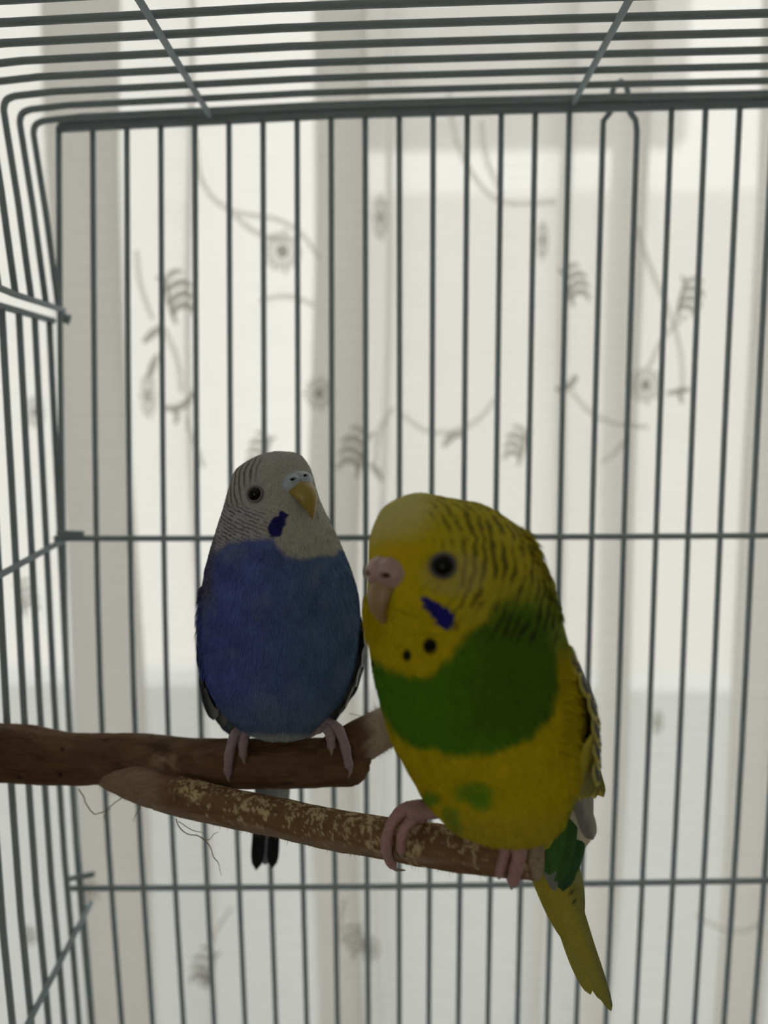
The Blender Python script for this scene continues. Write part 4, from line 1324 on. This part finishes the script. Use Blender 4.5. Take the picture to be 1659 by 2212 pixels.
def bcol(V, N, PH):
    x, y = proj(V)
    n1 = fbm(V, .0045, 141); n2 = fbm(V * [1, 1, .35], .0016, 143)
    wob = (n1 - .5) * 22 + (n2 - .5) * 14
    facing = -(N @ FWD)
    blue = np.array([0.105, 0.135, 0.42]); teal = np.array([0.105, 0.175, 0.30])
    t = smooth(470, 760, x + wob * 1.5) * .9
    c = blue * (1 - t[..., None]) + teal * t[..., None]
    c = c * (.72 + .56 * fbm(V, .006, 145))[..., None]
    c = mixc(c, [0.17, 0.23, 0.36], .5 * smooth(.55, .75, fbm(V, .009, 147)))
    c = mixc(c, [0.15, 0.22, 0.30], smooth(1480, 1570, y + wob) * .6)
    c = mixc(c, [0.52, 0.56, 0.55], smooth(1578, 1596, y + wob * .3) * .8)
    # head: white with barring behind the eye, cream bib below the beak
    HP = [(420, 940), (720, 940), (745, 1120), (752, 1178), (722, 1196), (690, 1203), (650, 1208), (618, 1200), (600, 1182), (588, 1162), (560, 1160), (530, 1166), (500, 1168), (478, 1180), (455, 1200), (430, 1220)]
    sd = poly_sd(x + wob * .5, y + wob * .5, HP)
    h = smooth(9, -9, sd)
    white = np.array([0.44, 0.43, 0.39])
    c = mixc(c, white * 1.0, h)
    bib = smooth(600, 640, x + .55 * (y - 1130) * -1 + 30) * smooth(1060, 1110, y)
    c = mixc(c, [0.46, 0.45, 0.385], h * bib * .8)
    c = mixc(c, [0.46, 0.43, 0.46], h * smooth(600, 540, x) * smooth(1060, 1110, y) * .75)
    # bars: shells around the face
    O = b_beakP + np.array([0.001, .004, .002])
    q = V - O
    r = np.sqrt(q[..., 0] ** 2 + (q[..., 1] * .7) ** 2 + (q[..., 2] * .95) ** 2) * 1000
    rr = r + (fbm(V, .006, 151) - .5) * 1.6 + .2 * (vnoise(V, .0008, 152) - .5)
    u = rr / 1.75
    band = .5 + .5 * np.cos(2 * np.pi * u)
    fine = smooth(1075, 1110, y + .2 * (x - 500)) * smooth(600, 585, x)
    band2 = .5 + .5 * np.cos(2 * np.pi * (q[..., 2] * 1000 + .35 * q[..., 0] * 1000 + 1.1 * (fbm(V, .002, 153) - .5)) / 1.25)
    bars = smooth(.55, .8, band) * (1 - fine) + fine * smooth(.42, .75, band2) * smooth(.3, .5, fbm(V, .0016, 157))
    zone = smooth(578, 545, x + .25 * (y - 1000) * 1.0 * (y < 1060) + wob * .4) * (1 - .75 * smooth(40, 22, np.hypot(x - 552, y - 1068)))
    zone = np.maximum(zone, fine * smooth(1090, 1115, y) * .85)
    zone = np.where(facing < -.1, 1.0, zone) * smooth(14, -6, sd)
    c = mixc(c, [0.085, 0.082, 0.09], np.clip(bars * zone, 0, 1) * np.interp(x, [470, 560, 600], [.85, .72, .45]))
    # dusky scalloped shoulder at the left edge
    sh = smooth(478, 452, x - .1 * (y - 1180) * -1 + wob * .4) * smooth(1150, 1180, y) * smooth(1330, 1270, y)
    c = mixc(c, [0.16, 0.155, 0.22], sh * .8)
    c = mixc(c, [0.03, 0.03, 0.045], sh * .8 * smooth(.5, .8, band2))
    # cheek patch
    d = seg_d(x + wob * .35 + 7 * (vnoise(V, .0010, 171) - .5), y + wob * .35 + 7 * (vnoise(V, .0010, 172) - .5), (611, 1112), (594, 1144))
    wd = np.interp(y, [1100, 1150], [8, 17])
    c = mixc(c, [0.022, 0.02, 0.13], smooth(3, -3, d - wd))
    for gx, gy in ((632, 1172), (712, 1168)):
        c = mixc(c, [0.2, 0.19, 0.17], smooth(6, 1, np.hypot((x - gx) / 2.2, y - gy)) * .35)
    # grey skin around the eye
    c = mixc(c, [0.17, 0.155, 0.155], smooth(24, 15, np.hypot((x - 551), (y - 1068))) * .8)
    bk = smooth(-.25, -.5, facing) * smooth(1200, 1240, y)
    c = mixc(c, [0.2, 0.2, 0.22], bk * .8)
    return c


def bshape(V, N):
    d = np.linalg.norm(V - b_eyeP, axis=-1)
    return V - N * (.0007 * np.exp(-(d / .003) ** 2))[..., None]


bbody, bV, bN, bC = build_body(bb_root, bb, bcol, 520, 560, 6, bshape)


def bflow(P, n):
    a = norm(P - b_beakP)
    x, y = proj(P)
    k = smooth(1150, 1260, y)[:, None]
    side = np.clip((x - 610) / 170, -1, 1)[:, None] * np.array([0.35, 0, 0])
    return a * (1 - k) + norm(np.array([0, 0.1, -1.0]) + side) * k


bav = avoid([(b_eyeP, .0032), (b_beakP, .0048)])
def bls(P):
    x, y = proj(P)
    return np.interp(y, [1120, 1260], [.42, 1.0])


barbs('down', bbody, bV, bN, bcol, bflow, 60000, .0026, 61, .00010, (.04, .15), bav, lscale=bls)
# loose tufts on the left flank and around the vent
def flank(P, n, r):
    x, y = proj(P)
    return (x < 470) & (y > 1260) & (y < 1450) & (np.abs(n @ FWD) < .5)
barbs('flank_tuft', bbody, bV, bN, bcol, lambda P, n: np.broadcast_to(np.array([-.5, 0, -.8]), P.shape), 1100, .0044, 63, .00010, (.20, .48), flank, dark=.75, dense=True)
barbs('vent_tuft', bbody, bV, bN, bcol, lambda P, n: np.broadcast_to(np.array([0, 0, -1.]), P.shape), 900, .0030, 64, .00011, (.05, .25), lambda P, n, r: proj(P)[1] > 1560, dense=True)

bn = norm(np.array([0.60, -0.78, 0.16])); bU = norm(np.array([-0.30, 0.0, 1.0])); bU = norm(bU - bn * (bU @ bn)); bX = np.cross(bU, bn) * -1
cB, _ = bb.hit(643, 1042)
make_cere(bb_root, cB - bn * .0008, bX, bU, bn, .0058, .0036, .0032, (0.40, 0.47, 0.52), (0.05, 0.02, 0.02), (.40, .40), .12)
make_beak(bb_root, 'upper_beak', cB - bU * .0022 - bn * .0010, bX, bU, bn, [(-1.5, .6), (1.2, .2), (3.2, -1.2), (4.4, -4.0), (4.3, -7.0), (3.4, -10.2)], [4.1, 4.3, 4.0, 3.1, 1.8, .12], [2.2, 2.4, 2.2, 1.9, 1.1, .1],
          lambda t, a: np.array([0.34, 0.215, 0.07]) + np.array([0.0, .04, -.02]) * math.sin(t * 3) + np.zeros((len(a), 3)))
make_beak(bb_root, 'lower_beak', cB - bU * .0072 - bn * .0012, bX, bU, bn, [(-1.0, 0), (1.0, -.3), (2.4, -.2), (3.2, .3)], [2.2, 2.0, 1.4, .4], [1.2, 1.2, .9, .3],
          lambda t, a: np.array([0.34, 0.25, 0.10]) + np.zeros((len(a), 3)))
make_eye(bb_root, bb, 550, 1067, .0023, (0.20, 0.17, 0.18), .35)

DARK = (0.022, 0.022, 0.026); EDGE = (0.36, 0.36, 0.34)
for side in (0, 1):
    A = (lambda d: (180 - d) * D2R) if side == 0 else (lambda d: d * D2R)
    yt = 1385 if side == 0 else 1340
    wg = wing_shell(bb_root, bb, yt, 1545, A(-6), A(105), .0013, (0.08, 0.08, 0.09))
    row = 0
    for yy in np.arange(yt + 8, 1500, 20):
        for d in np.arange(-2 + (row % 2) * 5, 100, 11):
            a, n0 = bb.surf(yy, A(d), .0020); b, n1 = bb.surf(min(yy + 48, 1575), A(d + 2), .0030)
            feather('covert_feather', wg, a, b, .0070, norm(n0 + n1), covert_col(DARK, EDGE), .03)
        row += 1
    if side == 0:
        lst = [(438, 1440, .259, 462, 1556, .2585), (444, 1450, .261, 470, 1545, .2605), (452, 1460, .263, 482, 1570, .263), (460, 1470, .265, 492, 1584, .266), (470, 1480, .268, 503, 1592, .269), (480, 1490, .271, 512, 1600, .273)]
    else:
        lst = [(776, 1410, .259, 748, 1512, .2585), (770, 1420, .261, 738, 1524, .2605), (764, 1440, .263, 722, 1548, .263), (755, 1450, .265, 708, 1566, .266), (748, 1460, .268, 700, 1580, .269)]
    for k, (x0, y0, Y0, x1, y1, Y1) in enumerate(lst):
        ci, co = ((0.02, 0.02, 0.024), (0.22, 0.22, 0.22)) if k % 2 == 0 else ((0.03, 0.05, 0.08), (0.12, 0.16, 0.2))
        feather('flight_feather', wg, W(x0, y0, Y0), W(x1, y1, Y1), .0062, norm(np.array([-.35 if side == 0 else .35, -1, .1])), streak_col(co, ci) if side == 0 else streak_col(ci, co), .03, 18, round_=.35)

TC = lambda cc, t0: (lambda T, S, P: mixc(np.broadcast_to(np.array(cc), P.shape) * (.85 + .3 * vnoise(P * [1, 1, .2], .0008, 8))[..., None], [0.006, 0.006, 0.007], smooth(t0 - .05, t0 + .05, T)))
btail = feather('tail', bb_root, W(590, 1555, .27), W(572, 1868, .2865), .0085, norm(np.array([0, -1, .05])), TC((0.22, 0.23, 0.25), 2), .01, 30, round_=.12)
for (x0, x1, y1, dy, w, cc, t0) in [(580, 553, 1880, 0, .0052, (0.16, 0.17, 0.20), .62), (600, 588, 1876, .0006, .0050, (0.20, 0.21, 0.23), .62), (618, 604, 1765, -.004, .0064, (0.38, 0.40, 0.40), 2), (572, 566, 1760, -.003, .0062, (0.20, 0.22, 0.25), 2), (596, 590, 1745, -.005, .0058, (0.27, 0.29, 0.31), 2)]:
    feather('tail_feather', btail, W(x0, 1555, .27 + dy), W(x1, y1, (.2855 if y1 > 1800 else .2815) + dy), w, norm(np.array([0, -1, .05])), TC(cc, t0), .01, 24, round_=.14)

BPINK = (0.33, 0.25, 0.27)
ym = lambda px: float(YM(px))
g1 = make_shank(bb_root, [(560, 1560, .253), (545, 1568, .2505), (532, 1576, .248)], [.0026, .0024, .0021], BPINK, 5)
make_toe(g1, [(540, 1568, .2495), (515, 1580, ym(505) - .0062), (500, 1610, ym(500) - .0090), (494, 1645, ym(495) - .0100), (493, 1675, ym(495) - .0088), (500, 1690, ym(495) - .0076)], .0019, BPINK, CLAW, 21)
make_toe(g1, [(540, 1572, .249), (530, 1588, ym(530) - .0074), (525, 1612, ym(525) - .0094), (526, 1636, ym(525) - .0098), (530, 1650, ym(525) - .0094)], .0018, BPINK, CLAW, 22)
make_toe(g1, [(545, 1572, .2495), (560, 1580, .2500), (572, 1588, .2535), (576, 1596, .2565), (578, 1606, .2575)], .0018, BPINK, CLAW, 23)
g2 = make_shank(bb_root, [(672, 1552, .253), (692, 1560, .2505), (708, 1566, .248)], [.0026, .0024, .0021], BPINK, 6)
make_toe(g2, [(698, 1560, .2495), (724, 1570, ym(725) - .0065), (742, 1602, ym(742) - .0088), (750, 1635, ym(750) - .0096), (755, 1660, ym(752) - .0088), (752, 1680, ym(752) - .0084)], .0019, BPINK, CLAW, 24)
make_toe(g2, [(700, 1564, .249), (710, 1580, ym(710) - .0076), (715, 1602, ym(715) - .0092), (716, 1618, ym(716) - .0095), (716, 1632, ym(716) - .0094)], .0018, BPINK, CLAW, 25)
make_toe(g2, [(705, 1566, .2495), (688, 1574, .2480), (672, 1582, .2490), (664, 1588, .2515), (660, 1598, .2545)], .0017, BPINK, CLAW, 26)
